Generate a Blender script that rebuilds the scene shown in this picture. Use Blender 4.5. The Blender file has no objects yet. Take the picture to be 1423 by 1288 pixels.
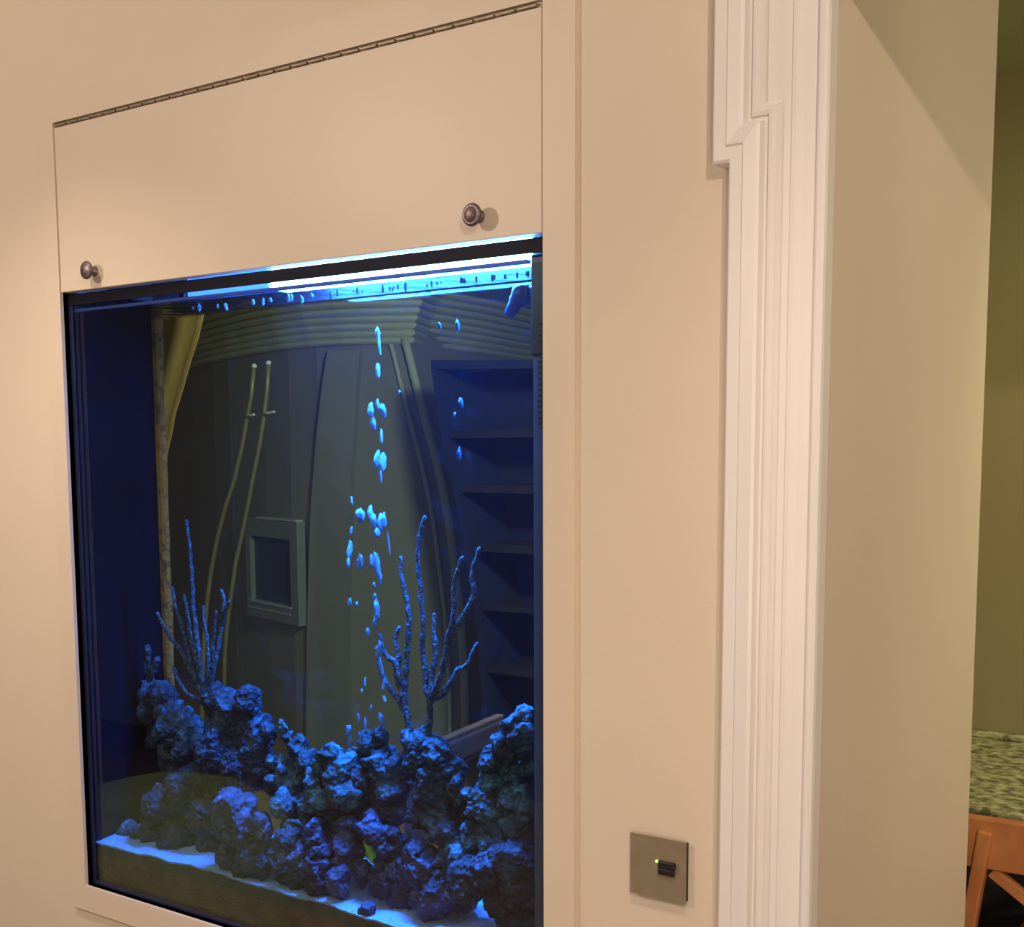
import bpy, bmesh, math, random
from mathutils import Vector, Matrix, noise

random.seed(11)
sc = bpy.context.scene
COL = sc.collection

# ------------------------------------------------------------------ camera
cam_d = bpy.data.cameras.new('camera')
cam_d.sensor_fit = 'HORIZONTAL'
cam_d.sensor_width = 36.0
cam_d.lens = 1768.744 / 1423 * 36.0
cam_d.shift_y = (828.11 - 644.0) / 1423
cam_d.clip_start = 0.02
cam = bpy.data.objects.new('camera', cam_d)
COL.objects.link(cam)
_F = Vector((-0.57936962, 0.80722743, -0.11275957))
_R = Vector((0.81268689, 0.58268462, -0.00431964))
_U = Vector((-0.06221634, 0.09414089, 0.99361291))
cam.matrix_world = Matrix(((_R.x, _U.x, -_F.x, 0.0), (_R.y, _U.y, -_F.y, -1.48176),
                           (_R.z, _U.z, -_F.z, 1.6), (0, 0, 0, 1)))
sc.camera = cam

# ------------------------------------------------------------------ world, lights, exposure
wd = bpy.data.worlds.new('world')
sc.world = wd
wd.use_nodes = True
wd.node_tree.nodes['Background'].inputs[0].default_value = (1.0, 0.72, 0.50, 1)
wd.node_tree.nodes['Background'].inputs[1].default_value = 0.07
sc.view_settings.view_transform = 'Standard'
sc.view_settings.look = 'None'
sc.view_settings.gamma = 1.0
sc.view_settings.exposure = 0.0
sc.view_settings.use_curve_mapping = False
sc.cycles.use_denoising = True
sc.cycles.transparent_max_bounces = 32
sc.cycles.sample_clamp_indirect = 4.0


def spot(name, loc, aim, watts, col, angle, blend=0.8, size=0.03):
    l = bpy.data.lights.new(name, 'SPOT')
    l.energy = watts
    l.color = col
    l.spot_size = math.radians(angle)
    l.spot_blend = blend
    l.shadow_soft_size = size
    o = bpy.data.objects.new(name, l)
    COL.objects.link(o)
    o.location = loc
    o.rotation_euler = (Vector(aim) - Vector(loc)).to_track_quat('-Z', 'Y').to_euler()
    return o


WARM = (1.0, 0.82, 0.67)
spot('downlight_left', (-2.02, -0.60, 2.56), (-2.02, -0.50, 0), 50, WARM, 105, 1.0)
spot('downlight_right', (-0.42, -0.72, 2.56), (-0.42, -0.60, 0), 38, WARM, 105, 1.0)
spot('downlight_centre', (0.60, -1.7, 2.57), (-0.4, 0.1, 1.2), 64, WARM, 165, 0.9)
spot('room_fill', (-2.9, -2.1, 2.56), (-2.0, -0.8, 0.8), 104, WARM, 178, 0.3, 0.08)  # unseen fill added to even out the light on the wall
spot('low_fill', (0.95, -2.7, 1.15), (-0.9, 0.0, 1.1), 76, WARM, 170, 0.5, 0.12)  # unseen low fill added to brighten the lower wall and jamb
spot('kitchen_light', (0.25, 1.15, 2.36), (-0.75, 1.55, 1.1), 26, (1.0, 0.95, 0.55), 110, 0.9, 0.06)
spot('jamb_fill', (0.85, 0.85, 2.38), (-0.5, 0.5, 1.0), 36, (1.0, 0.86, 0.62), 170, 1.0, 0.10)  # unseen fill added to lift the shade on the jamb
spot('far_room_fill', (-1.75, 1.45, 2.30), (-3.6, 2.6, 1.2), 180, (1.0, 0.92, 0.62), 175, 0.6, 0.12)  # unseen light added to brighten the faces turned to the tank

# ------------------------------------------------------------------ helpers


def obj(name, me, mat=None, parent=None, label=None, cat=None, group=None, kind=None, smooth=False):
    o = bpy.data.objects.new(name, me)
    COL.objects.link(o)
    if mat is not None and not me.materials:
        me.materials.append(mat)
    if smooth:
        me.polygons.foreach_set('use_smooth', [True] * len(me.polygons))
    if parent is not None:
        o.parent = parent
    tag(o, label, cat, group, kind)
    return o


def tag(o, label=None, cat=None, group=None, kind=None):
    for k, v in (('label', label), ('category', cat), ('group', group), ('kind', kind)):
        if v:
            o[k] = v
    return o


def thing(name, label, cat, group=None, loc=(0, 0, 0)):
    o = bpy.data.objects.new(name, None)
    COL.objects.link(o)
    o.empty_display_size = 0.05
    o.location = loc
    tag(o, label, cat, group)
    return o


class MB:
    def __init__(self, base=(0, 0, 0)):
        self.v, self.f, self.b = [], [], Vector(base)

    def add(self, vs, fs):
        n = len(self.v)
        self.v += [tuple(Vector(v) - self.b) for v in vs]
        self.f += [tuple(i + n for i in f) for f in fs]
        return self

    def box(self, x0, x1, y0, y1, z0, z1):
        return self.add([(x0, y0, z0), (x1, y0, z0), (x1, y1, z0), (x0, y1, z0),
                         (x0, y0, z1), (x1, y0, z1), (x1, y1, z1), (x0, y1, z1)],
                        [(0, 3, 2, 1), (4, 5, 6, 7), (0, 1, 5, 4), (1, 2, 6, 5), (2, 3, 7, 6), (3, 0, 4, 7)])

    def bar(self, a, b, w, d, up=(0, 0, 1)):
        """rectangular bar from a to b; w across, d along the 'up' side"""
        a, b = Vector(a), Vector(b)
        t = (b - a).normalized()
        s = t.cross(Vector(up)).normalized()
        u = s.cross(t).normalized()
        vs = []
        for p in (a, b):
            for i, j in ((-1, -1), (1, -1), (1, 1), (-1, 1)):
                vs.append(p + s * (i * w / 2) + u * (j * d / 2))
        return self.add(vs, [(0, 1, 2, 3), (7, 6, 5, 4), (0, 4, 5, 1), (1, 5, 6, 2), (2, 6, 7, 3), (3, 7, 4, 0)])

    def tube(self, pts, radii, n=8, cap=True):
        pts = [Vector(p) for p in pts]
        if not hasattr(radii, '__len__'):
            radii = [radii] * len(pts)
        vs, fs = [], []
        ref = Vector((0.31, 0.77, 0.55)).normalized()
        for i, p in enumerate(pts):
            t = (pts[min(i + 1, len(pts) - 1)] - pts[max(i - 1, 0)]).normalized()
            s = t.cross(ref).normalized()
            u = s.cross(t)
            for k in range(n):
                a = 2 * math.pi * k / n
                vs.append(p + (s * math.cos(a) + u * math.sin(a)) * radii[i])
        for i in range(len(pts) - 1):
            for k in range(n):
                fs.append((i * n + k, i * n + (k + 1) % n, (i + 1) * n + (k + 1) % n, (i + 1) * n + k))
        if cap:
            fs.append(tuple(range(n))[::-1])
            fs.append(tuple((len(pts) - 1) * n + k for k in range(n)))
        return self.add(vs, fs)

    def lathe(self, o, axis, prof, n=24):
        """prof: (distance along axis, radius)"""
        o, t = Vector(o), Vector(axis).normalized()
        s = t.orthogonal().normalized()
        u = t.cross(s)
        vs, fs = [], []
        for d, r in prof:
            for k in range(n):
                a = 2 * math.pi * k / n
                vs.append(o + t * d + (s * math.cos(a) + u * math.sin(a)) * max(r, 1e-5))
        for i in range(len(prof) - 1):
            for k in range(n):
                fs.append((i * n + k, i * n + (k + 1) % n, (i + 1) * n + (k + 1) % n, (i + 1) * n + k))
        fs.append(tuple(range(n))[::-1])
        fs.append(tuple((len(prof) - 1) * n + k for k in range(n)))
        return self.add(vs, fs)

    def mesh(self, name, bevel=0.0, seg=2, fix=True):
        me = bpy.data.meshes.new(name)
        me.from_pydata(self.v, [], self.f)
        bm = bmesh.new()
        bm.from_mesh(me)
        if fix:
            bmesh.ops.recalc_face_normals(bm, faces=bm.faces)
        if bevel:
            bmesh.ops.bevel(bm, geom=[e for e in bm.edges if len(e.link_faces) == 2 and e.calc_face_angle(0) > 0.5],
                            offset=bevel, segments=seg, affect='EDGES', profile=0.5)
        bm.to_mesh(me)
        bm.free()
        me.update()
        return me


def build(mb, name, mat, parent=None, bevel=0.0, smooth=False, seg=2, **kw):
    return obj(name, mb.mesh(name, bevel, seg), mat, parent, smooth=smooth, **kw)


# ------------------------------------------------------------------ materials
def mat(name, col, rough=0.5, metal=0.0, col2=None, scale=20, contrast=(0.35, 0.65), bump=0.0, bscale=None,
        spec=0.5, detail=4, trans=0.0, emit=None, estr=0.0, coat=0.0):
    m = bpy.data.materials.new(name)
    m.use_nodes = True
    nt = m.node_tree
    p = nt.nodes['Principled BSDF']
    p.inputs['Base Color'].default_value = (*col, 1)
    p.inputs['Roughness'].default_value = rough
    p.inputs['Metallic'].default_value = metal
    p.inputs['Specular IOR Level'].default_value = spec
    p.inputs['Coat Weight'].default_value = coat
    if emit:
        p.inputs['Emission Color'].default_value = (*emit, 1)
        p.inputs['Emission Strength'].default_value = estr
    tc = nt.nodes.new('ShaderNodeTexCoord')
    if col2 is not None:
        n = nt.nodes.new('ShaderNodeTexNoise')
        n.inputs['Scale'].default_value = scale
        n.inputs['Detail'].default_value = detail
        nt.links.new(tc.outputs['Object'], n.inputs['Vector'])
        r = nt.nodes.new('ShaderNodeValToRGB')
        r.color_ramp.elements[0].position = contrast[0]
        r.color_ramp.elements[1].position = contrast[1]
        r.color_ramp.elements[0].color = (*col, 1)
        r.color_ramp.elements[1].color = (*col2, 1)
        nt.links.new(n.outputs['Fac'], r.inputs['Fac'])
        nt.links.new(r.outputs['Color'], p.inputs['Base Color'])
    if bump:
        n2 = nt.nodes.new('ShaderNodeTexNoise')
        n2.inputs['Scale'].default_value = bscale or scale
        n2.inputs['Detail'].default_value = 5
        nt.links.new(tc.outputs['Object'], n2.inputs['Vector'])
        b = nt.nodes.new('ShaderNodeBump')
        b.inputs['Strength'].default_value = bump
        b.inputs['Distance'].default_value = 0.01
        nt.links.new(n2.outputs['Fac'], b.inputs['Height'])
        nt.links.new(b.outputs['Normal'], p.inputs['Normal'])
    return m


def glass_mat(name, tint, ior, rough=0.0, density=0.0, scol=(0.3, 0.5, 1.0)):
    """clear sheet: light passes straight through, Fresnel part is mirrored; optional scattering inside"""
    m = bpy.data.materials.new(name)
    m.use_nodes = True
    nt = m.node_tree
    nt.nodes.remove(nt.nodes['Principled BSDF'])
    out = nt.nodes['Material Output']
    tr = nt.nodes.new('ShaderNodeBsdfTransparent')
    tr.inputs[0].default_value = (*tint, 1)
    gl = nt.nodes.new('ShaderNodeBsdfGlossy')
    gl.inputs['Roughness'].default_value = rough
    lw = nt.nodes.new('ShaderNodeLayerWeight')
    lw.inputs['Blend'].default_value = 0.5
    pw = nt.nodes.new('ShaderNodeMath')
    pw.operation = 'POWER'
    pw.inputs[1].default_value = 5.0
    nt.links.new(lw.outputs['Facing'], pw.inputs[0])
    f0 = ((ior - 1) / (ior + 1)) ** 2
    fr = nt.nodes.new('ShaderNodeMath')
    fr.operation = 'MULTIPLY_ADD'
    fr.inputs[1].default_value = 1 - f0
    fr.inputs[2].default_value = f0
    nt.links.new(pw.outputs[0], fr.inputs[0])
    mx = nt.nodes.new('ShaderNodeMixShader')
    nt.links.new(fr.outputs[0], mx.inputs[0])
    nt.links.new(tr.outputs[0], mx.inputs[1])
    nt.links.new(gl.outputs[0], mx.inputs[2])
    nt.links.new(mx.outputs[0], out.inputs['Surface'])
    if density:
        vs = nt.nodes.new('ShaderNodeVolumeScatter')
        vs.inputs['Color'].default_value = (*scol, 1)
        vs.inputs['Density'].default_value = density
        vs.inputs['Anisotropy'].default_value = 0.2
        nt.links.new(vs.outputs[0], out.inputs['Volume'])
    return m


M = {}
M['wall'] = mat('cream_wall_paint', (0.74, 0.635, 0.50), 0.55, col2=(0.76, 0.655, 0.52), scale=3, bump=0.03, bscale=160)
M['joinery'] = mat('cream_joinery_paint', (0.74, 0.63, 0.50), 0.42, col2=(0.76, 0.65, 0.52), scale=4, bump=0.015, bscale=120)
M['trim'] = mat('white_gloss_trim', (0.86, 0.82, 0.79), 0.38, col2=(0.88, 0.84, 0.81), scale=6, bump=0.01, bscale=90)
M['ceiling'] = mat('ceiling_paint', (0.80, 0.78, 0.72), 0.8, col2=(0.82, 0.80, 0.74), scale=4)
M['floor'] = mat('oak_floor', (0.30, 0.19, 0.10), 0.45, col2=(0.38, 0.25, 0.14), scale=8)
M['bronze'] = mat('dark_pewter', (0.16, 0.12, 0.13), 0.38, 0.75, col2=(0.24, 0.19, 0.20), scale=120, bump=0.1, bscale=300)
M['hinge'] = mat('hinge_steel', (0.32, 0.25, 0.18), 0.45, 0.6, col2=(0.42, 0.34, 0.25), scale=60)
M['steel'] = mat('brushed_steel', (0.36, 0.30, 0.20), 0.38, 0.45, col2=(0.40, 0.34, 0.23), scale=40, bump=0.02, bscale=400)
M['black'] = mat('black_plastic', (0.012, 0.011, 0.016), 0.35, col2=(0.018, 0.016, 0.022), scale=30)
M['blackpanel'] = mat('black_acrylic_panel', (0.003, 0.003, 0.005), 0.5, col2=(0.005, 0.005, 0.008), scale=7, spec=0.1)
M['led'] = mat('indicator_green', (0.4, 0.9, 0.2), 0.4, emit=(0.45, 1.0, 0.15), estr=1.4, col2=(0.45, 0.9, 0.2))
M['hood'] = mat('hood_lining', (0.10, 0.11, 0.17), 0.6, col2=(0.12, 0.13, 0.20), scale=10)
M['housing'] = mat('lamp_housing', (0.30, 0.31, 0.34), 0.4, 0.5, col2=(0.34, 0.35, 0.38), scale=20)
M['lamp'] = mat('aquarium_lamp', (0.8, 0.9, 1.0), 0.5, emit=(0.045, 0.25, 1.0), estr=300, col2=(0.82, 0.92, 1.0))
M['waterline_glow'] = mat('painted_waterline', (0.03, 0.08, 0.36), 0.4, col2=(0.04, 0.10, 0.42), scale=60)  # glow of the lit waterline put into the colour
M['fade_glow'] = mat('blue_fade_glow', (0.5, 0.6, 0.9), 0.5, emit=(0.03, 0.16, 1.0), estr=3.0, col2=(0.52, 0.62, 0.92))  # added glow for the fading left end of the light bar
M['rim'] = mat('black_rim', (0.004, 0.004, 0.012), 0.5, col2=(0.006, 0.005, 0.016), scale=20, spec=0.15)
M['faint_reflection'] = mat('painted_reflection', (0.02, 0.05, 0.10), 0.2, col2=(0.04, 0.08, 0.14), scale=300)  # faint reflections painted as dim blobs
M['seam'] = mat('silicone_seam', (0.015, 0.02, 0.06), 0.3, col2=(0.02, 0.025, 0.08), scale=20)
M['algae'] = mat('coralline_crust', (0.36, 0.16, 0.02), 0.8, col2=(0.14, 0.055, 0.01), scale=55, contrast=(0.5, 0.66), bump=0.4, bscale=90)
M['glass'] = glass_mat('clear_glass', (0.93, 0.955, 0.96), 1.50)
M['water'] = glass_mat('sea_water', (0.78, 0.90, 1.0), 1.12, density=0.010, scol=(0.35, 0.55, 1.0))
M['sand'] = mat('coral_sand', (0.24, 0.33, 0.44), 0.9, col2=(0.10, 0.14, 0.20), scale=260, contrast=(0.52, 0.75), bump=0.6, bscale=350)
M['brown_front'] = mat('brown_sand', (0.085, 0.066, 0.030), 0.9, col2=(0.050, 0.030, 0.017), scale=30, contrast=(0.35, 0.7), bump=0.4, bscale=200)
M['overflow'] = mat('smoked_acrylic', (0.05, 0.055, 0.075), 0.35, col2=(0.07, 0.075, 0.10), scale=18)
M['nozzle'] = mat('blue_grey_plastic', (0.035, 0.045, 0.12), 0.4, col2=(0.05, 0.06, 0.15), scale=30)
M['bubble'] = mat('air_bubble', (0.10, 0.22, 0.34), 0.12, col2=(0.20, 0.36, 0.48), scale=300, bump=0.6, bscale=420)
M['coral'] = mat('gorgonian_skin', (0.012, 0.022, 0.024), 0.8, col2=(0.12, 0.14, 0.17), scale=170, contrast=(0.5, 0.72), bump=0.7, bscale=260)
M['alga'] = mat('bright_green_alga', (0.22, 0.55, 0.04), 0.5, col2=(0.32, 0.65, 0.06), scale=90, emit=None)


def rock_mat(name, a, b, c):
    m = bpy.data.materials.new(name)
    m.use_nodes = True
    nt = m.node_tree
    p = nt.nodes['Principled BSDF']
    p.inputs['Roughness'].default_value = 0.75
    tc = nt.nodes.new('ShaderNodeTexCoord')
    n = nt.nodes.new('ShaderNodeTexNoise')
    n.inputs['Scale'].default_value = 26
    n.inputs['Detail'].default_value = 8
    n.inputs['Roughness'].default_value = 0.7
    nt.links.new(tc.outputs['Object'], n.inputs['Vector'])
    r = nt.nodes.new('ShaderNodeValToRGB')
    e = r.color_ramp.elements
    e[0].position, e[1].position = 0.36, 0.68
    e[0].color, e[1].color = (*a, 1), (*c, 1)
    k = e.new(0.52)
    k.color = (*b, 1)
    nt.links.new(n.outputs['Fac'], r.inputs['Fac'])
    nt.links.new(r.outputs['Color'], p.inputs['Base Color'])
    v = nt.nodes.new('ShaderNodeTexVoronoi')
    v.inputs['Scale'].default_value = 110
    nt.links.new(tc.outputs['Object'], v.inputs['Vector'])
    bp = nt.nodes.new('ShaderNodeBump')
    bp.inputs['Strength'].default_value = 0.8
    bp.inputs['Distance'].default_value = 0.006
    nt.links.new(v.outputs['Distance'], bp.inputs['Height'])
    nt.links.new(bp.outputs['Normal'], p.inputs['Normal'])
    return m


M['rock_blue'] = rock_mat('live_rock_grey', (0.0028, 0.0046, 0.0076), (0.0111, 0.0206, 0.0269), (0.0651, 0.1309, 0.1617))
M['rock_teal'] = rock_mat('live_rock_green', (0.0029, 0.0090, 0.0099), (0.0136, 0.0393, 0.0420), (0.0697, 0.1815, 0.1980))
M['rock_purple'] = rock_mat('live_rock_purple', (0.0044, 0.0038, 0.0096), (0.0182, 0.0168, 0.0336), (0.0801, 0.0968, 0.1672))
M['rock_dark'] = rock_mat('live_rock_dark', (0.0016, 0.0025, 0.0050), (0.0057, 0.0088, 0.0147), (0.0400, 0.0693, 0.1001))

M['far_wall'] = mat('olive_room_paint', (0.30, 0.28, 0.17), 0.7, col2=(0.33, 0.31, 0.19), scale=2)
M['far_trim'] = mat('pale_cornice', (0.58, 0.60, 0.32), 0.6, col2=(0.64, 0.66, 0.36), scale=3)
M['pilaster'] = mat('pale_pilaster', (0.36, 0.34, 0.22), 0.7, col2=(0.38, 0.36, 0.24), scale=3)
M['kwall'] = mat('olive_kitchen_paint', (0.33, 0.26, 0.12), 0.7, col2=(0.30, 0.29, 0.14), scale=1.2)
M['kceil'] = mat('green_tinted_ceiling', (0.38, 0.42, 0.26), 0.8, col2=(0.40, 0.44, 0.28), scale=3)
M['brass'] = mat('brass_pole', (0.30, 0.25, 0.09), 0.4, 0.3, col2=(0.36, 0.30, 0.11), scale=30)
M['whitecap'] = mat('white_cap', (0.85, 0.85, 0.8), 0.4, col2=(0.9, 0.9, 0.86), scale=30, emit=None)
M['pictureframe'] = mat('grey_green_frame', (0.30, 0.32, 0.24), 0.45, col2=(0.33, 0.35, 0.27), scale=20)
M['picture'] = mat('dark_print', (0.06, 0.07, 0.09), 0.35, col2=(0.09, 0.10, 0.11), scale=6)
M['silver'] = mat('silver_edge', (0.85, 0.85, 0.8), 0.25, 0.3, col2=(0.9, 0.9, 0.86), scale=30)
M['lit_wedge'] = mat('ochre_lit_wedge', (0.30, 0.17, 0.035), 0.85, col2=(0.34, 0.20, 0.045), scale=60)  # yellow light on the far wall put into the colour
M['navy'] = mat('navy_case', (0.018, 0.022, 0.07), 0.6, col2=(0.022, 0.028, 0.08), scale=10)
M['shelf'] = mat('brown_shelf', (0.024, 0.018, 0.028), 0.6, col2=(0.034, 0.025, 0.035), scale=12)
M['chairwood'] = mat('dark_chair_wood', (0.16, 0.085, 0.055), 0.5, col2=(0.20, 0.11, 0.07), scale=24)
M['stoolwood'] = mat('orange_oak', (0.46, 0.17, 0.055), 0.45, col2=(0.58, 0.24, 0.08), scale=18)
M['granite'] = mat('green_granite', (0.12, 0.13, 0.055), 0.35, col2=(0.62, 0.60, 0.36), scale=46, contrast=(0.38, 0.66), detail=9, bump=0.2)
M['olive'] = mat('olive_velvet', (0.36, 0.42, 0.13), 0.85, col2=(0.42, 0.48, 0.16), scale=14)
M['darkunit'] = mat('dark_cabinet', (0.012, 0.013, 0.02), 0.5, col2=(0.016, 0.017, 0.026), scale=10)


# ------------------------------------------------------------------ measured positions (metres)
ROCKS = {
    'ledge': [(-2.1059, 0.1612, 1.1203, 0.0294), (-2.0435, 0.1559, 1.1131, 0.0261), (-2.1461, 0.1520, 1.0964, 0.0192), (-2.1815, 0.1506, 1.0608, 0.0149), (-2.0207, 0.1539, 1.0793, 0.0288), (-2.0883, 0.1546, 1.0831, 0.0205), (-1.9765, 0.1432, 1.0545, 0.0370), (-1.9391, 0.1463, 1.0226, 0.0368), (-1.9994, 0.1472, 0.9996, 0.0287), (-2.0734, 0.1566, 1.0294, 0.0176)],
    'tower': [(-1.8390, 0.1143, 1.1366, 0.0218), (-1.7938, 0.1125, 1.1242, 0.0269), (-1.7380, 0.1065, 1.1410, 0.0199), (-1.7807, 0.1173, 1.0934, 0.0404), (-1.8117, 0.1047, 1.0547, 0.0406), (-1.7403, 0.1189, 1.0845, 0.0293), (-1.6877, 0.1054, 1.0937, 0.0144), (-1.7644, 0.1085, 1.0192, 0.0362), (-1.8112, 0.1186, 0.9686, 0.0300), (-1.7314, 0.1092, 1.0441, 0.0239), (-1.7186, 0.1101, 1.0051, 0.0186)],
    'mound': [(-1.9622, 0.0901, 0.9187, 0.0365), (-1.9086, 0.1030, 0.9458, 0.0389), (-1.8384, 0.0908, 0.9147, 0.0355), (-1.9999, 0.0948, 0.8503, 0.0284), (-1.9292, 0.0956, 0.8625, 0.0364), (-1.8447, 0.1083, 0.8572, 0.0331), (-1.9085, 0.1036, 0.8354, 0.0307), (-1.8673, 0.1008, 0.9780, 0.0275)],
    'pebble': [(-2.0699, 0.0819, 0.8531, 0.0201), (-2.0846, 0.0754, 0.8462, 0.0130), (-2.0362, 0.0730, 0.8523, 0.0128)],
    'front': [(-1.7209, 0.0575, 0.9518, 0.0340), (-1.7029, 0.0655, 0.9099, 0.0419), (-1.6671, 0.0572, 0.8784, 0.0337), (-1.6384, 0.0462, 0.9392, 0.0230), (-1.7274, 0.0468, 0.8766, 0.0236), (-1.6903, 0.0519, 0.8553, 0.0260)],
    'spike': [(-1.6537, 0.1072, 1.1135, 0.0104), (-1.6419, 0.1112, 1.0971, 0.0156), (-1.6128, 0.1050, 1.0771, 0.0193), (-1.5951, 0.1063, 1.0504, 0.0205), (-1.6404, 0.1078, 1.0384, 0.0182), (-1.6735, 0.1133, 1.0433, 0.0131), (-1.6321, 0.1130, 1.0093, 0.0260), (-1.6630, 0.1106, 0.9998, 0.0210)],
    'fluffy': [(-1.5547, 0.0931, 1.0265, 0.0253), (-1.5093, 0.0832, 1.0736, 0.0211), (-1.4935, 0.0874, 1.0521, 0.0236), (-1.5380, 0.0930, 0.9993, 0.0303), (-1.4800, 0.0863, 1.0100, 0.0248), (-1.5793, 0.0988, 0.9784, 0.0281), (-1.6097, 0.0845, 0.9769, 0.0231), (-1.5876, 0.0880, 0.9403, 0.0256), (-1.5396, 0.0909, 1.0537, 0.0151)],
    'centre': [(-1.4816, 0.1261, 1.0726, 0.0251), (-1.4529, 0.1209, 1.0979, 0.0211), (-1.4317, 0.1196, 1.1135, 0.0135), (-1.4656, 0.1169, 1.0411, 0.0299), (-1.4230, 0.1216, 1.0665, 0.0271), (-1.3912, 0.1204, 1.0688, 0.0171), (-1.4509, 0.1274, 1.0053, 0.0324), (-1.3954, 0.1170, 1.0289, 0.0183), (-1.5091, 0.1196, 0.9589, 0.0279), (-1.4018, 0.1179, 0.9875, 0.0197), (-1.4361, 0.1136, 0.9701, 0.0248)],
    'pedestal': [(-1.3434, 0.1024, 1.1111, 0.0179), (-1.3207, 0.1088, 1.1251, 0.0178), (-1.2853, 0.1025, 1.1069, 0.0235), (-1.3267, 0.1098, 1.0900, 0.0239), (-1.2642, 0.1058, 1.0924, 0.0187), (-1.2945, 0.1001, 1.0700, 0.0283), (-1.2513, 0.1005, 1.0715, 0.0163), (-1.3091, 0.0987, 1.0414, 0.0202), (-1.2838, 0.1087, 1.0334, 0.0307), (-1.2455, 0.1077, 1.0397, 0.0199), (-1.3046, 0.1093, 0.9958, 0.0262), (-1.2632, 0.1107, 0.9927, 0.0283), (-1.3225, 0.0993, 0.9989, 0.0191)],
    'slab': [(-1.0959, 0.0747, 1.2023, 0.0099), (-1.1163, 0.0731, 1.1811, 0.0143), (-1.0980, 0.0719, 1.1746, 0.0164), (-1.1324, 0.0724, 1.1532, 0.0166), (-1.1506, 0.0782, 1.1326, 0.0145), (-1.1588, 0.0723, 1.1189, 0.0101), (-1.0902, 0.0760, 1.1547, 0.0110)],
    'slope': [(-1.0940, 0.0851, 1.1255, 0.0143), (-1.1283, 0.0949, 1.1026, 0.0179), (-1.1573, 0.0869, 1.0793, 0.0203), (-1.1861, 0.0874, 1.0573, 0.0182), (-1.2127, 0.0921, 1.0556, 0.0104), (-1.1936, 0.0875, 1.0291, 0.0206), (-1.1655, 0.0975, 1.0337, 0.0296), (-1.1173, 0.0889, 1.0620, 0.0290), (-1.1122, 0.0911, 1.0211, 0.0313), (-1.1505, 0.0864, 0.9924, 0.0362), (-1.2055, 0.0837, 0.9951, 0.0230), (-1.2276, 0.0836, 0.9579, 0.0255), (-1.2589, 0.0892, 0.9362, 0.0211)],
    'dark': [(-1.0964, 0.0589, 0.9785, 0.0353), (-1.1401, 0.0622, 0.9463, 0.0370), (-1.0858, 0.0589, 0.9294, 0.0353), (-1.1792, 0.0579, 0.9282, 0.0317), (-1.1228, 0.0571, 0.9017, 0.0334), (-1.0795, 0.0630, 0.8896, 0.0265)],
    'lowmid': [(-1.3710, 0.0904, 0.9371, 0.0242), (-1.3210, 0.0779, 0.9434, 0.0214), (-1.2995, 0.0792, 0.9190, 0.0284), (-1.3532, 0.0874, 0.9002, 0.0289), (-1.3927, 0.0775, 0.8840, 0.0267), (-1.2760, 0.0874, 0.8970, 0.0283), (-1.2830, 0.0769, 0.8694, 0.0259), (-1.2428, 0.0925, 0.8803, 0.0234), (-1.3508, 0.0931, 0.8654, 0.0242), (-1.3740, 0.0852, 0.9627, 0.0169)],
    'purple': [(-1.5549, 0.0536, 0.8873, 0.0301), (-1.5062, 0.0532, 0.8838, 0.0297), (-1.4597, 0.0466, 0.8795, 0.0195), (-1.5906, 0.0486, 0.8845, 0.0253), (-1.5734, 0.0483, 0.8579, 0.0202), (-1.5151, 0.0577, 0.9091, 0.0224), (-1.5804, 0.0485, 0.9228, 0.0227), (-1.5226, 0.0542, 0.9444, 0.0223)],
    'arch': [(-1.4465, 0.0826, 0.8809, 0.0160), (-1.4712, 0.0816, 0.9236, 0.0223), (-1.4646, 0.0862, 0.9593, 0.0198), (-1.4673, 0.0747, 0.8931, 0.0210), (-1.4283, 0.0831, 0.9763, 0.0147), (-1.3971, 0.0787, 0.9603, 0.0133), (-1.3865, 0.0771, 0.9353, 0.0133), (-1.3956, 0.0775, 0.9060, 0.0146)],
    'chip_a': [(-1.5039, 0.0370, 0.8366, 0.0086), (-1.4901, 0.0333, 0.8354, 0.0061)],
    'chip_b': [(-1.3829, 0.0332, 0.8492, 0.0107), (-1.3941, 0.0295, 0.8430, 0.0072)],
    'chip_c': [(-1.7041, 0.0429, 0.8323, 0.0078)],
}
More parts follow.
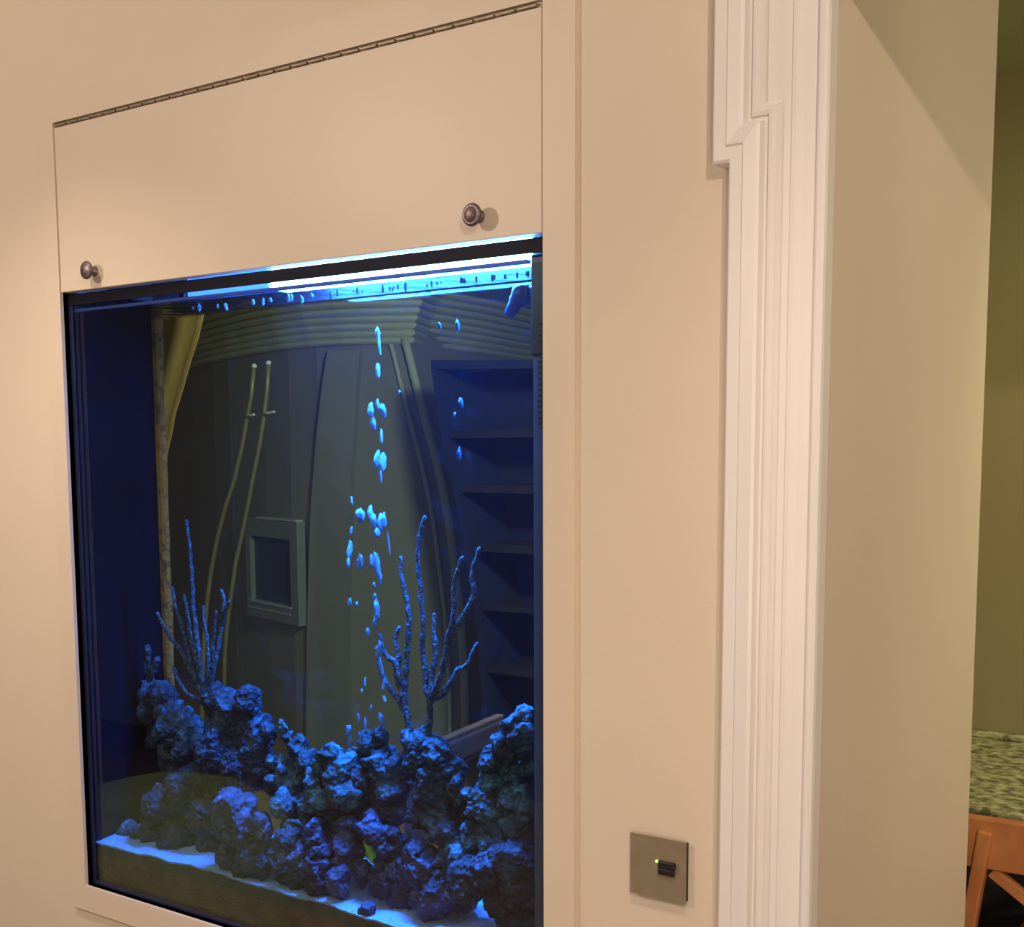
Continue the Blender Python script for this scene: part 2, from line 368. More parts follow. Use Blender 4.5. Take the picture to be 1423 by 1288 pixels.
CORAL_LEFT = [
    [(-1.9635, 0.1253, 1.3432, 0.0029), (-1.9557, 0.1244, 1.3087, 0.0032), (-1.9433, 0.1235, 1.2844, 0.0036), (-1.9329, 0.1226, 1.2615, 0.0040), (-1.9174, 0.1218, 1.2167, 0.0044), (-1.8979, 0.1209, 1.1711, 0.0047), (-1.8759, 0.1200, 1.1372, 0.0051)],
    [(-2.0221, 0.1339, 1.2890, 0.0029), (-2.0045, 0.1312, 1.2692, 0.0034), (-1.9810, 0.1284, 1.2429, 0.0038), (-1.9529, 0.1256, 1.2272, 0.0042), (-1.9198, 0.1228, 1.1925, 0.0047), (-1.8912, 0.1200, 1.1607, 0.0051)],
    [(-1.9000, 0.1110, 1.4751, 0.0028), (-1.8944, 0.1120, 1.4480, 0.0030), (-1.8913, 0.1130, 1.4100, 0.0033), (-1.8904, 0.1140, 1.3690, 0.0035), (-1.8916, 0.1150, 1.3277, 0.0038), (-1.8904, 0.1160, 1.2932, 0.0041), (-1.8871, 0.1170, 1.2588, 0.0043), (-1.8821, 0.1180, 1.2148, 0.0046), (-1.8776, 0.1190, 1.1623, 0.0048), (-1.8741, 0.1200, 1.1318, 0.0051)],
    [(-1.9278, 0.1231, 1.3316, 0.0028), (-1.9163, 0.1223, 1.2949, 0.0034), (-1.9110, 0.1215, 1.2564, 0.0040), (-1.8975, 0.1208, 1.2186, 0.0045), (-1.8840, 0.1200, 1.1824, 0.0051)],
    [(-1.8978, 0.1441, 1.3078, 0.0028), (-1.8896, 0.1393, 1.2769, 0.0033), (-1.8770, 0.1345, 1.2520, 0.0037), (-1.8696, 0.1296, 1.2033, 0.0042), (-1.8704, 0.1248, 1.1552, 0.0046), (-1.8700, 0.1200, 1.1323, 0.0051)],
    [(-1.8456, 0.1443, 1.3442, 0.0028), (-1.8340, 0.1402, 1.3221, 0.0032), (-1.8376, 0.1362, 1.2743, 0.0035), (-1.8449, 0.1321, 1.2329, 0.0039), (-1.8522, 0.1281, 1.1913, 0.0043), (-1.8659, 0.1240, 1.1460, 0.0047), (-1.8679, 0.1200, 1.1325, 0.0051)],
    [(-1.7751, 0.1019, 1.3296, 0.0027), (-1.7998, 0.1110, 1.3070, 0.0038), (-1.8171, 0.1200, 1.2804, 0.0050)],
    [(-1.9423, 0.1064, 1.1884, 0.0028), (-1.9351, 0.1098, 1.1634, 0.0034), (-1.9193, 0.1132, 1.1420, 0.0040), (-1.8988, 0.1166, 1.1338, 0.0045), (-1.8761, 0.1200, 1.1316, 0.0051)],
    [(-1.8084, 0.0978, 1.3105, 0.0027), (-1.8248, 0.1052, 1.2652, 0.0035), (-1.8397, 0.1126, 1.2112, 0.0043), (-1.8583, 0.1200, 1.1641, 0.0051)],
]
CORAL_MID = [
    [(-1.3822, 0.1253, 1.4288, 0.0033), (-1.3806, 0.1246, 1.4013, 0.0036), (-1.3727, 0.1240, 1.3717, 0.0039), (-1.3649, 0.1233, 1.3361, 0.0043), (-1.3635, 0.1226, 1.2976, 0.0046), (-1.3685, 0.1220, 1.2512, 0.0049), (-1.3719, 0.1213, 1.2021, 0.0053), (-1.3689, 0.1207, 1.1657, 0.0056), (-1.3611, 0.1200, 1.1300, 0.0059)],
    [(-1.3919, 0.1339, 1.3087, 0.0033), (-1.4005, 0.1305, 1.2864, 0.0040), (-1.3900, 0.1270, 1.2607, 0.0046), (-1.3908, 0.1235, 1.2243, 0.0053), (-1.3757, 0.1200, 1.1921, 0.0060)],
    [(-1.4185, 0.1110, 1.2970, 0.0033), (-1.4130, 0.1132, 1.2703, 0.0040), (-1.4009, 0.1155, 1.2552, 0.0046), (-1.3902, 0.1177, 1.2485, 0.0053), (-1.3816, 0.1200, 1.2160, 0.0060)],
    [(-1.4346, 0.1231, 1.2721, 0.0033), (-1.4251, 0.1223, 1.2273, 0.0040), (-1.4072, 0.1215, 1.2032, 0.0047), (-1.3876, 0.1208, 1.1870, 0.0053), (-1.3684, 0.1200, 1.1585, 0.0060)],
]
CORAL_RIGHT = [
    [(-1.3161, 0.1103, 1.4969, 0.0033), (-1.3221, 0.1099, 1.4746, 0.0036), (-1.3282, 0.1094, 1.4499, 0.0038), (-1.3299, 0.1090, 1.4157, 0.0040), (-1.3255, 0.1085, 1.3818, 0.0042), (-1.3226, 0.1081, 1.3501, 0.0045), (-1.3198, 0.1076, 1.3172, 0.0047), (-1.3215, 0.1072, 1.2791, 0.0049), (-1.3156, 0.1068, 1.2463, 0.0052), (-1.3141, 0.1063, 1.2166, 0.0054), (-1.3065, 0.1059, 1.1972, 0.0056), (-1.3066, 0.1054, 1.1636, 0.0059), (-1.3098, 0.1050, 1.1272, 0.0061)],
    [(-1.3044, 0.1189, 1.3384, 0.0033), (-1.3036, 0.1155, 1.3057, 0.0040), (-1.2982, 0.1120, 1.2710, 0.0047), (-1.3019, 0.1085, 1.2402, 0.0054), (-1.3041, 0.1050, 1.2059, 0.0061)],
    [(-1.2261, 0.0960, 1.4365, 0.0032), (-1.2357, 0.0970, 1.4212, 0.0035), (-1.2454, 0.0980, 1.3978, 0.0038), (-1.2480, 0.0990, 1.3676, 0.0041), (-1.2507, 0.1000, 1.3350, 0.0044), (-1.2636, 0.1010, 1.3048, 0.0048), (-1.2676, 0.1020, 1.2809, 0.0051), (-1.2763, 0.1030, 1.2506, 0.0054), (-1.2879, 0.1040, 1.2233, 0.0057), (-1.3042, 0.1050, 1.1999, 0.0061)],
    [(-1.2025, 0.1081, 1.4515, 0.0032), (-1.2123, 0.1076, 1.4284, 0.0037), (-1.2178, 0.1071, 1.4031, 0.0041), (-1.2134, 0.1065, 1.3805, 0.0045), (-1.2262, 0.1060, 1.3522, 0.0050), (-1.2405, 0.1055, 1.3305, 0.0055), (-1.2623, 0.1050, 1.3091, 0.0060)],
    [(-1.2256, 0.1291, 1.2963, 0.0033), (-1.2348, 0.1257, 1.2749, 0.0037), (-1.2426, 0.1222, 1.2570, 0.0041), (-1.2591, 0.1188, 1.2477, 0.0045), (-1.2670, 0.1153, 1.2308, 0.0049), (-1.2794, 0.1119, 1.2135, 0.0053), (-1.2948, 0.1084, 1.2016, 0.0057), (-1.3058, 0.1050, 1.1926, 0.0061)],
]
BUBBLES = [
    (-1.4375, 0.0889, 1.4959, 0.0072, 0.0107),
    (-1.4369, 0.1148, 1.4960, 0.0048, 0.0121),
    (-1.4069, 0.0883, 1.4873, 0.0047, 0.0107),
    (-1.4132, 0.1167, 1.4834, 0.0072, 0.0144),
    (-1.4095, 0.0995, 1.4664, 0.0048, 0.0083),
    (-1.3889, 0.1045, 1.4502, 0.0017, 0.0190),
    (-1.4819, 0.1106, 1.4328, 0.0043, 0.0147),
    (-1.4765, 0.1007, 1.4129, 0.0030, 0.0085),
    (-1.4421, 0.0919, 1.4164, 0.0048, 0.0132),
    (-1.4124, 0.0875, 1.4205, 0.0036, 0.0107),
    (-1.3961, 0.0832, 1.4157, 0.0053, 0.0201),
    (-1.4136, 0.1095, 1.3899, 0.0036, 0.0096),
    (-1.4160, 0.0977, 1.3799, 0.0024, 0.0048),
    (-1.4615, 0.0863, 1.3479, 0.0031, 0.0073),
    (-1.4718, 0.1152, 1.3419, 0.0025, 0.0049),
    (-1.4062, 0.0910, 1.3390, 0.0048, 0.0179),
    (-1.4149, 0.0966, 1.3160, 0.0036, 0.0084),
    (-1.4271, 0.0918, 1.2986, 0.0036, 0.0096),
    (-1.4155, 0.1052, 1.2674, 0.0041, 0.0169),
    (-1.4080, 0.1032, 1.2378, 0.0031, 0.0193),
    (-1.4048, 0.1040, 1.7923, 0.0035, 0.0094),
    (-1.3903, 0.0906, 1.7700, 0.0021, 0.0128),
    (-1.3949, 0.0914, 1.7312, 0.0035, 0.0117),
    (-1.4108, 0.0901, 1.6680, 0.0047, 0.0106),
    (-1.4077, 0.0931, 1.6459, 0.0040, 0.0106),
    (-1.3805, 0.0858, 1.6672, 0.0052, 0.0105),
    (-1.3919, 0.0866, 1.6756, 0.0029, 0.0082),
    (-1.4134, 0.1186, 1.6274, 0.0021, 0.0119),
    (-1.4236, 0.1184, 1.5883, 0.0048, 0.0132),
    (-1.3838, 0.0875, 1.5827, 0.0054, 0.0152),
    (-1.3831, 0.0810, 1.5607, 0.0021, 0.0105),
    (-1.2628, 0.0882, 1.7942, 0.0022, 0.0056),
    (-1.2429, 0.1080, 1.7956, 0.0029, 0.0090),
    (-1.2396, 0.1112, 1.6759, 0.0038, 0.0079),
    (-1.2289, 0.0809, 1.6561, 0.0022, 0.0044),
    (-1.2385, 0.1031, 1.5952, 0.0034, 0.0113),
    (-1.3399, 0.0801, 1.6946, 0.0016, 0.0030),
    (-1.4837, 0.1006, 1.1255, 0.0050, 0.0087),
    (-1.4856, 0.1056, 1.1041, 0.0032, 0.0099),
    (-1.4772, 0.1194, 1.1444, 0.0030, 0.0075),
    (-1.4479, 0.0904, 1.1194, 0.0022, 0.0098),
    (-1.4541, 0.1121, 1.1346, 0.0023, 0.0111),
    (-1.4427, 0.1148, 1.1643, 0.0023, 0.0074),
    (-1.4220, 0.1169, 1.1477, 0.0049, 0.0110),
    (-1.3822, 0.0801, 1.1929, 0.0024, 0.0060),
    (-1.4488, 0.0988, 1.1974, 0.0017, 0.0043),
    (-1.4605, 0.1193, 1.2080, 0.0015, 0.0074),
    (-1.4612, 0.0960, 1.5191, 0.0016, 0.0072),
    (-1.4795, 0.1125, 1.4670, 0.0022, 0.0073),
    (-1.4026, 0.1019, 1.2104, 0.0027, 0.0109),
    (-1.4267, 0.1108, 1.3575, 0.0029, 0.0073),
]
SURFACE_BUBBLES = [
    (-1.3827, 0.0243, 1.8500, 0.0013, 0.0021),
    (-1.0745, 0.0309, 1.8500, 0.0019, 0.0042),
    (-1.1709, 0.0342, 1.8500, 0.0024, 0.0034),
    (-1.4744, 0.0244, 1.8500, 0.0026, 0.0034),
    (-1.6135, 0.0280, 1.8500, 0.0027, 0.0048),
    (-1.2802, 0.0294, 1.8500, 0.0027, 0.0072),
    (-1.6836, 0.0333, 1.8500, 0.0014, 0.0025),
    (-1.3740, 0.0346, 1.8500, 0.0011, 0.0028),
    (-1.6801, 0.0293, 1.8442, 0.0022, 0.0042),
    (-1.1704, 0.0242, 1.8500, 0.0017, 0.0047),
    (-1.1700, 0.0246, 1.8500, 0.0018, 0.0041),
    (-1.5003, 0.0280, 1.8450, 0.0029, 0.0054),
    (-1.1120, 0.0276, 1.8500, 0.0019, 0.0042),
    (-1.1207, 0.0346, 1.8500, 0.0023, 0.0053),
    (-1.2410, 0.0324, 1.8486, 0.0017, 0.0023),
    (-1.5708, 0.0264, 1.8500, 0.0027, 0.0036),
    (-1.4163, 0.0329, 1.8500, 0.0012, 0.0019),
    (-1.7057, 0.0329, 1.8500, 0.0016, 0.0039),
    (-1.1691, 0.0305, 1.8500, 0.0011, 0.0030),
    (-1.3250, 0.0273, 1.8496, 0.0022, 0.0061),
    (-1.6841, 0.0304, 1.8500, 0.0025, 0.0040),
    (-1.7495, 0.0300, 1.8500, 0.0030, 0.0058),
    (-1.4375, 0.0310, 1.8500, 0.0029, 0.0070),
    (-1.3764, 0.0263, 1.8500, 0.0024, 0.0058),
    (-1.0544, 0.0264, 1.8500, 0.0017, 0.0029),
    (-1.4759, 0.0293, 1.8500, 0.0016, 0.0023),
    (-1.5207, 0.0255, 1.8500, 0.0024, 0.0052),
    (-1.0548, 0.0302, 1.8500, 0.0020, 0.0047),
    (-1.2968, 0.0305, 1.8500, 0.0017, 0.0041),
    (-1.3017, 0.0274, 1.8500, 0.0012, 0.0021),
    (-1.7605, 0.0258, 1.8500, 0.0018, 0.0031),
    (-1.3155, 0.0325, 1.8500, 0.0013, 0.0035),
    (-1.2194, 0.0295, 1.8500, 0.0019, 0.0029),
    (-1.2831, 0.0349, 1.8500, 0.0014, 0.0020),
    (-1.0975, 0.0340, 1.8500, 0.0023, 0.0033),
    (-1.1645, 0.0261, 1.8500, 0.0017, 0.0021),
    (-1.1434, 0.0258, 1.8500, 0.0020, 0.0048),
    (-1.3111, 0.0346, 1.8500, 0.0019, 0.0034),
    (-1.2098, 0.0273, 1.8500, 0.0012, 0.0019),
    (-1.4177, 0.0254, 1.8500, 0.0026, 0.0047),
    (-1.5950, 0.0333, 1.8500, 0.0024, 0.0061),
    (-1.2280, 0.0269, 1.8500, 0.0020, 0.0046),
    (-1.1685, 0.0261, 1.8500, 0.0026, 0.0043),
    (-1.5315, 0.0287, 1.8500, 0.0030, 0.0064),
]
EDGE = [(-4.2896, 3.5918, 2.1784), (-4.2690, 3.6001, 2.1053), (-4.2454, 3.6098, 1.9957), (-4.2114, 3.6237, 1.8493), (-4.1773, 3.6376, 1.7024), (-4.1396, 3.6529, 1.5552), (-4.1089, 3.6655, 1.4077), (-4.0751, 3.6793, 1.2040), (-4.0486, 3.6901, 0.9619), (-4.0287, 3.6982, 0.7747), (-4.0158, 3.7034, 0.5862), (-4.0101, 3.7057, 0.3964), (-4.0080, 3.7066, 0.2053), (-4.0098, 3.7059, -0.0258), (-4.0117, 3.7051, -0.2589)]
PIL_L = [(-4.6761, 3.4029, 2.1204), (-4.7114, 3.3977, 1.9668), (-4.7584, 3.3955, 1.7072), (-4.7901, 3.4007, 1.5191), (-4.8222, 3.4059, 1.3285), (-4.8527, 3.4109, 1.0195), (-4.8758, 3.4148, 0.7452), (-4.8928, 3.4178, 0.4677), (-4.9117, 3.4211, 0.1465), (-4.9325, 3.4249, -0.2204)]
PIL_R = [(-4.4921, 3.4486, 2.1215), (-4.5093, 3.4415, 1.9616), (-4.5285, 3.4337, 1.7048), (-4.5428, 3.4279, 1.5197), (-4.5536, 3.4235, 1.3333), (-4.5671, 3.4189, 1.0322), (-4.5823, 3.4169, 0.7655), (-4.5931, 3.4156, 0.4961), (-4.6051, 3.4143, 0.1847), (-4.6182, 3.4129, -0.1702)]
FRAME_OUT = [(-5.5124, 3.6174, 1.2157), (-4.9022, 3.4248, 1.2490), (-4.9363, 3.4305, 0.6998), (-5.5838, 3.6451, 0.6289)]
FRAME_IN = [(-5.4481, 3.5925, 1.1112), (-4.9777, 3.4370, 1.1410), (-5.0056, 3.4421, 0.7848), (-5.5151, 3.6185, 0.7213)]
POLE_A = [(-4.1523, 2.4000, 1.9704), (-4.1751, 2.4000, 1.8451), (-4.2059, 2.4000, 1.7528), (-4.2429, 2.4000, 1.6283), (-4.2999, 2.4000, 1.4767), (-4.3609, 2.4000, 1.3640), (-4.4140, 2.4000, 1.2367), (-4.4584, 2.4000, 1.1045), (-4.5000, 2.4000, 0.9376), (-4.5275, 2.4000, 0.7693), (-4.5548, 2.4000, 0.5046), (-4.5727, 2.4000, 0.2301)]
POLE_B = [(-4.0634, 2.4000, 1.9789), (-4.0761, 2.4000, 1.8728), (-4.0978, 2.4000, 1.7662), (-4.1291, 2.4000, 1.6431), (-4.1751, 2.4000, 1.5030), (-4.2063, 2.4000, 1.4020), (-4.2482, 2.4000, 1.2742), (-4.3060, 2.4000, 1.1117), (-4.3459, 2.4000, 0.9474), (-4.3753, 2.4000, 0.8145), (-4.3955, 2.4000, 0.6809), (-4.4073, 2.4000, 0.5203), (-4.4191, 2.4000, 0.2507)]
CLIPS = [(-4.1659, 2.3800, 1.7610), (-4.1389, 2.3800, 1.7635), (-4.0589, 2.3800, 1.7680), (-4.0150, 2.3800, 1.7731)]
CASE_L = [(-3.6571, 3.0000, 1.9675), (-3.6418, 3.0000, 1.8811), (-3.6188, 3.0000, 1.7531), (-3.5916, 3.0000, 1.6250), (-3.5485, 3.0000, 1.4650), (-3.5055, 3.0000, 1.3054), (-3.4669, 3.0000, 1.1138), (-3.4362, 3.0000, 0.9541), (-3.4057, 3.0000, 0.7619), (-3.3913, 3.0000, 0.5678), (-3.3890, 3.0000, 0.3712), (-3.3910, 3.0000, 0.1393)]
WEDGE = [(-3.4273, 1.5000, 2.1144), (-3.4359, 1.5000, 2.0861), (-3.4736, 1.5000, 1.9915), (-3.5143, 1.5000, 1.9202), (-3.5606, 1.5000, 1.8232), (-3.6071, 1.5000, 1.7370), (-3.6258, 1.5000, 1.6744)]
KNOB = [(-2.0852, 0.1600, 1.1375, 0.0088), (-2.1006, 0.1600, 1.1849, 0.0102), (-2.1296, 0.1600, 1.1972, 0.0088), (-2.0698, 0.1600, 1.1730, 0.0087), (-2.1111, 0.1600, 1.1617, 0.0088), (-2.0553, 0.1600, 1.1935, 0.0072), (-2.0876, 0.1600, 1.2156, 0.0073)]

# ------------------------------------------------------------------ the setting
XL, XR, ZB, ZD, ZT = -2.0916, -1.0043, 0.757, 1.8974, 2.202      # tank opening; ZD door bottom, ZT door top
JX, JY, HEAD = -0.594, 0.662, 2.15                                # jamb plane, wall depth, door head

build(MB().box(-9.0, 2.2, -3.2, 6.6, -0.06, 0.0), 'floor', M['floor'], kind='structure',
      label='brown oak floor running under both rooms')
build(MB().box(-3.6, 2.2, -3.2, 0.0, 2.60, 2.68), 'ceiling', M['ceiling'], kind='structure',
      label='pale ceiling over the cream room')
build(MB().box(-9.0, 2.2, 0.10, 6.6, 2.44, 2.50), 'ceiling', M['kceil'], kind='structure',
      label='greenish ceiling of the dim room behind')

w = MB()
w.box(-3.6, XL, 0, 0.10, 0, 2.60)
w.box(XR, JX, 0, 0.10, 0, 2.60)
w.box(XL, XR, 0, 0.10, 0, ZB)
w.box(XL, XR, 0, 0.10, ZT, 2.60)
build(w, 'wall_front', M['wall'], kind='structure', label='cream painted wall holding the built-in aquarium')
build(MB().box(XR + 0.016, JX, 0.1002, JY, 0, 2.60).box(JX, 0.55, 0.0, 0.0998, HEAD, 2.60),  # pier thickened to keep the tank light out of the kitchen
      'wall_side', M['wall'], kind='structure', label='plain cream jamb of the deep doorway')
build(MB().box(0.55, 2.2, 0.0, JY, 0, 2.60), 'wall_right', M['wall'], kind='structure',
      label='cream wall on the far side of the doorway')

# eared door casing: the outer band steps sideways at the ear, the inner mouldings run straight
CX, EX, EZ = -0.7146, -0.7368, 1.948
XE, WID = 0.9, 0.1226
TOP = HEAD + WID


def sweep(mb, path, prof):
    """path in X,Z; prof = (offset to the right of travel, projection from the wall)"""
    n = len(path)
    offs = []
    for i in range(n):
        d0 = (Vector(path[i]) - Vector(path[i - 1])).normalized() if i else None
        d1 = (Vector(path[i + 1]) - Vector(path[i])).normalized() if i < n - 1 else None
        d0, d1 = d0 or d1, d1 or d0
        n0, n1 = Vector((d0.y, -d0.x)), Vector((d1.y, -d1.x))
        m = (n0 + n1) / max(1e-6, 1 + n0.dot(n1))
        offs.append(m)
    vs, fs = [], []
    k = len(prof)
    for i in range(n):
        for u, d in prof:
            q = Vector(path[i]) + offs[i] * u
            vs.append((q.x, -d, q.y))
    for i in range(n - 1):
        for j in range(k - 1):
            fs.append((i * k + j, i * k + j + 1, (i + 1) * k + j + 1, (i + 1) * k + j))
    return mb.add(vs, fs)


trim = MB()
outer = [(0, 0), (0, 0.030), (0.003, 0.033), (0.017, 0.033), (0.0185, 0.030), (0.020, 0.034), (0.038, 0.036), (0.042, 0.034),
         (0.044, 0.023), (0.049, 0.022), (0.050, 0.027), (0.054, 0.029), (0.060, 0.028), (0.062, 0.022), (0.066, 0.0215)]
sweep(trim, [(CX, 0.0), (CX, EZ), (EX, EZ), (EX, TOP + 0.022), (XE, TOP + 0.022)], outer)
inner = [(0.062, 0.0212), (0.0765, 0.0212), (0.078, 0.0245), (0.083, 0.0245), (0.092, 0.0215), (0.102, 0.0195), (0.108, 0.019),
         (0.1095, 0.0245), (0.113, 0.0275), (0.118, 0.0275), (0.1215, 0.0250), (WID, 0.020), (WID, 0.0)]
sweep(trim, [(CX, 0.0), (CX, TOP), (XE, TOP)], inner)
trim.box(EX + 0.055, CX + 0.07, -0.0208, 0.0, EZ + 0.055, TOP)
build(trim, 'trim_1', M['trim'], kind='structure', label='off-white moulded doorway casing with a stepped ear near the top')

# dim room seen through the tank: curved wall, leaning corner, ribbed cornice
PLAN = [(-8.3, 5.15), (-6.6393, 4.1672), (-6.1164, 3.8927), (-5.6818, 3.7022), (-5.3281, 3.5665), (-5.0381, 3.476), (-4.7847, 3.436),
        (-4.6051, 3.4631), (-4.4592, 3.5226), (-4.2896, 3.5918)]
wv, wf = [], []
zs = [2.44] + [e[2] for e in EDGE]
for i, z in enumerate(zs):
    e = EDGE[max(0, i - 1)]
    row = [(p[0], p[1]) for p in PLAN[:-1]] + [(e[0], e[1])]
    wv += [(x, y, z) for x, y in row]
NW = len(PLAN)
for i in range(len(zs) - 1):
    for j in range(NW - 1):
        wf.append((i * NW + j, i * NW + j + 1, (i + 1) * NW + j + 1, (i + 1) * NW + j))
o = build(MB().add(wv, wf), 'wall_back', M['far_wall'], kind='structure', label='dim olive wall of the room behind the tank')
wv, wf = [], []
for i, z in enumerate(zs):
    e = EDGE[max(0, i - 1)]
    wv += [(e[0], e[1], z), (-4.43 + (e[0] + 4.29) * 0.8, 4.3, z), (-4.72 + (e[0] + 4.29) * 0.5, 6.2, z)]
for i in range(len(zs) - 1):
    for j in range(2):
        wf.append((i * 3 + j, i * 3 + j + 1, (i + 1) * 3 + j + 1, (i + 1) * 3 + j))
build(MB().add(wv, wf), 'wall_left', M['far_wall'], kind='structure', label='shadowed wall turning away beyond the corner')
build(MB().box(-9.0, 2.2, 6.4, 6.6, 0, 2.44), 'wall_far', M['far_wall'], kind='structure', label='far end wall of the dim room')

cpath = PLAN + [(-4.40, 3.80), (-4.435, 4.3), (-4.588, 5.14), (-4.80, 6.2)]
prof = []
RIB = 8
for i in range(RIB):
    z0, z1 = 2.15 + 0.29 * i / RIB, 2.15 + 0.29 * (i + 1) / RIB
    base = 0.03 + 0.14 * (i / RIB) ** 1.5
    for t in range(6):
        a = t / 5
        prof.append((base + 0.022 * math.sin(math.pi * a) ** 0.7, z0 + (z1 - z0) * a))
prof.insert(0, (0.0, 2.15))
cv, cf = [], []
for i, p in enumerate(cpath):
    a = Vector(cpath[max(0, i - 1)])
    b = Vector(cpath[min(len(cpath) - 1, i + 1)])
    d = (b - a).normalized()
    nn = Vector((d.y, -d.x))
    for u, z in prof:
        cv.append((p[0] + nn.x * u, p[1] + nn.y * u, z))
K = len(prof)
for i in range(len(cpath) - 1):
    for j in range(K - 1):
        cf.append((i * K + j, i * K + j + 1, (i + 1) * K + j + 1, (i + 1) * K + j))
build(MB().add(cv, cf), 'trim_2', M['far_trim'], kind='structure', label='ribbed ceiling cornice of the room behind the tank')

tr = MB()
tr.tube([(e[0] + 0.0, e[1] - 0.03, e[2]) for e in EDGE], 0.022, 8)
tr.tube([(e[0] - 0.085, e[1] - 0.05, e[2]) for e in EDGE], 0.012, 8)
build(tr, 'trim_3', M['far_trim'], kind='structure', smooth=True, label='curved corner moulding on the dim wall')
pm = MB()
pv, pf = [], []
for a, b in zip(PIL_L, PIL_R):
    a, b = Vector(a), Vector(b)
    back = Vector((-0.03, 0.07, 0))
    pv += [a + back, a, b, b + back]
for i in range(len(PIL_L) - 1):
    for j in range(3):
        pf.append((i * 4 + j, i * 4 + j + 1, (i + 1) * 4 + j + 1, (i + 1) * 4 + j))
pm.add(pv, pf)
build(pm, 'trim_4', M['pilaster'], kind='structure', label='pale shallow pilaster on the dim wall')

# kitchen end seen through the doorway
build(MB().box(-1.06, 2.2, 1.60, 1.70, 0, 2.44).box(-1.06, -0.97, 0.664, 1.60, 0, 2.44), 'wall_kitchen', M['kwall'], kind='structure', label='dark olive kitchen wall behind the worktop')  # second box is an unseen return added to block the tank's blue light

# ------------------------------------------------------------------ aquarium surround and flap
fr = thing('aquarium_surround', 'flat cream wooden frame around the aquarium and its flap', 'frame')
FW, FD = 0.0505, 0.007
for nm, b in (('stile', (XL - 0.042, XL, ZB - FW, ZT + FW)), ('stile', (XR, XR + 0.052, ZB - FW, ZT + FW)),
              ('rail', (XL, XR, ZT, ZT + FW)), ('rail', (XL, XR, ZB - FW, ZB))):
    build(MB().box(b[0], b[1], -FD, 0.03, b[2], b[3]), nm, M['joinery'], fr)

dr = thing('flap_door', 'cream top flap above the tank with two dark round knobs', 'door', loc=(XL, 0, ZD))
B = (XL, 0, ZD)
build(MB(B).box(XL + 0.003, XR - 0.003, -FD + 0.001, 0.016, ZD, ZT - 0.009), 'door_panel', M['joinery'], dr, bevel=0.0008, seg=1)
hm = MB(B)
hm.box(XL + 0.004, XR - 0.004, -0.002, 0.004, ZT - 0.0085, ZT - 0.0005)
nk = 30
for i in range(nk):
    a = XL + 0.006 + (XR - XL - 0.012) * i / nk
    b = XL + 0.006 + (XR - XL - 0.012) * (i + 0.86) / nk
    hm.tube([(a, -0.0045, ZT - 0.0048), (b, -0.0045, ZT - 0.0048)], 0.0026, 8)
build(hm, 'piano_hinge', M['hinge'], dr, smooth=False, label='long thin metal hinge')
for kx, kz in ((-1.9855, 1.9275), (-1.1125, 1.9300)):
    k = build(MB(B).lathe((kx, -FD - 0.012, kz), (0, -1, 0),
                          [(0, 0.008), (0.0015, 0.0135), (0.004, 0.0160), (0.007, 0.0158), (0.0085, 0.0140), (0.0090, 0.0128), (0.0086, 0.0118),
                           (0.0092, 0.0105), (0.0105, 0.006), (0.0110, 0.0005)], 32), 'knob', M['bronze'], dr, smooth=True, label='dark pewter round knob')
    build(MB(B).lathe((kx, -FD + 0.0005, kz), (0, -1, 0), [(0, 0.0095), (0.0015, 0.0090), (0.003, 0.006), (0.0135, 0.0055)], 20),
          'stem', M['bronze'], k, smooth=True)

# ------------------------------------------------------------------ tank
GY, TY = 0.012, 0.206                                             # front glass plane, back of tank
tank = thing('aquarium', 'built-in glass aquarium glowing blue inside the cream wall', 'aquarium', loc=((XL + XR) / 2, 0.1, ZB))
TB = tank.location
build(MB(TB).box(XL + 0.001, XR - 0.001, GY, GY + 0.006, ZB + 0.001, ZD + 0.010), 'front_glass', M['glass'], tank, label='clear front pane')
build(MB(TB).box(XL + 0.001, XR - 0.001, TY - 0.006, TY, ZB + 0.001, 1.866), 'back_glass', M['glass'], tank, label='clear rear pane')
build(MB(TB).box(XL - 0.012, XL + 0.0005, GY + 0.006, TY + 0.004, ZB + 0.001, 1.90), 'end_panel', M['blackpanel'], tank, label='black end panel')
build(MB(TB).box(XR - 0.0005, XR + 0.012, GY + 0.006, TY + 0.004, ZB + 0.001, 1.90), 'end_panel', M['blackpanel'], tank, label='black end panel')
build(MB(TB).box(XL - 0.012, XR + 0.012, GY, TY + 0.004, ZB - 0.02, ZB + 0.001), 'base', M['black'], tank)
build(MB(TB).box(XL + 0.001, XR - 0.001, GY - 0.004, GY - 0.0002, 1.8745, 1.8945), 'front_rim', M['rim'], tank, label='black front rim band')
build(MB(TB).box(XL + 0.001, XR - 0.001, TY - 0.012, TY + 0.004, 1.868, 1.890), 'rear_rim', M['black'], tank, label='black rear rim band')
build(MB(TB).box(XL + 0.001, XL + 0.012, GY - 0.002, GY - 0.0002, ZB + 0.001, 1.8745).box(XL + 0.012, XR - 0.001, GY - 0.002, GY - 0.0002, ZB + 0.001, ZB + 0.009),
      'seal', M['seam'], tank, label='dark silicone seal')
build(MB(TB).box(XL + 0.004, XR - 0.045, GY + 0.0065, GY + 0.018, 1.8635, 1.8685), 'waterline_strip', M['waterline_glow'], tank, label='added blue strip painted as the lit waterline')  # added strip, stands for light caught along the waterline
am = MB(TB)
nz = 60
av, af = [], []
for i in range(nz + 1):
    z = 0.87 + (1.866 - 0.87) * i / nz
    w_ = 0.034 + 0.006 * noise.noise(Vector((0, 3, z * 9)))
    for j in range(5):
        t = j / 4
        av.append((XL + 0.002 + w_ * t, TY - 0.0065 - 0.004 * math.sin(math.pi * t) - 0.002 * noise.noise(Vector((t * 4, 0, z * 60))), z))
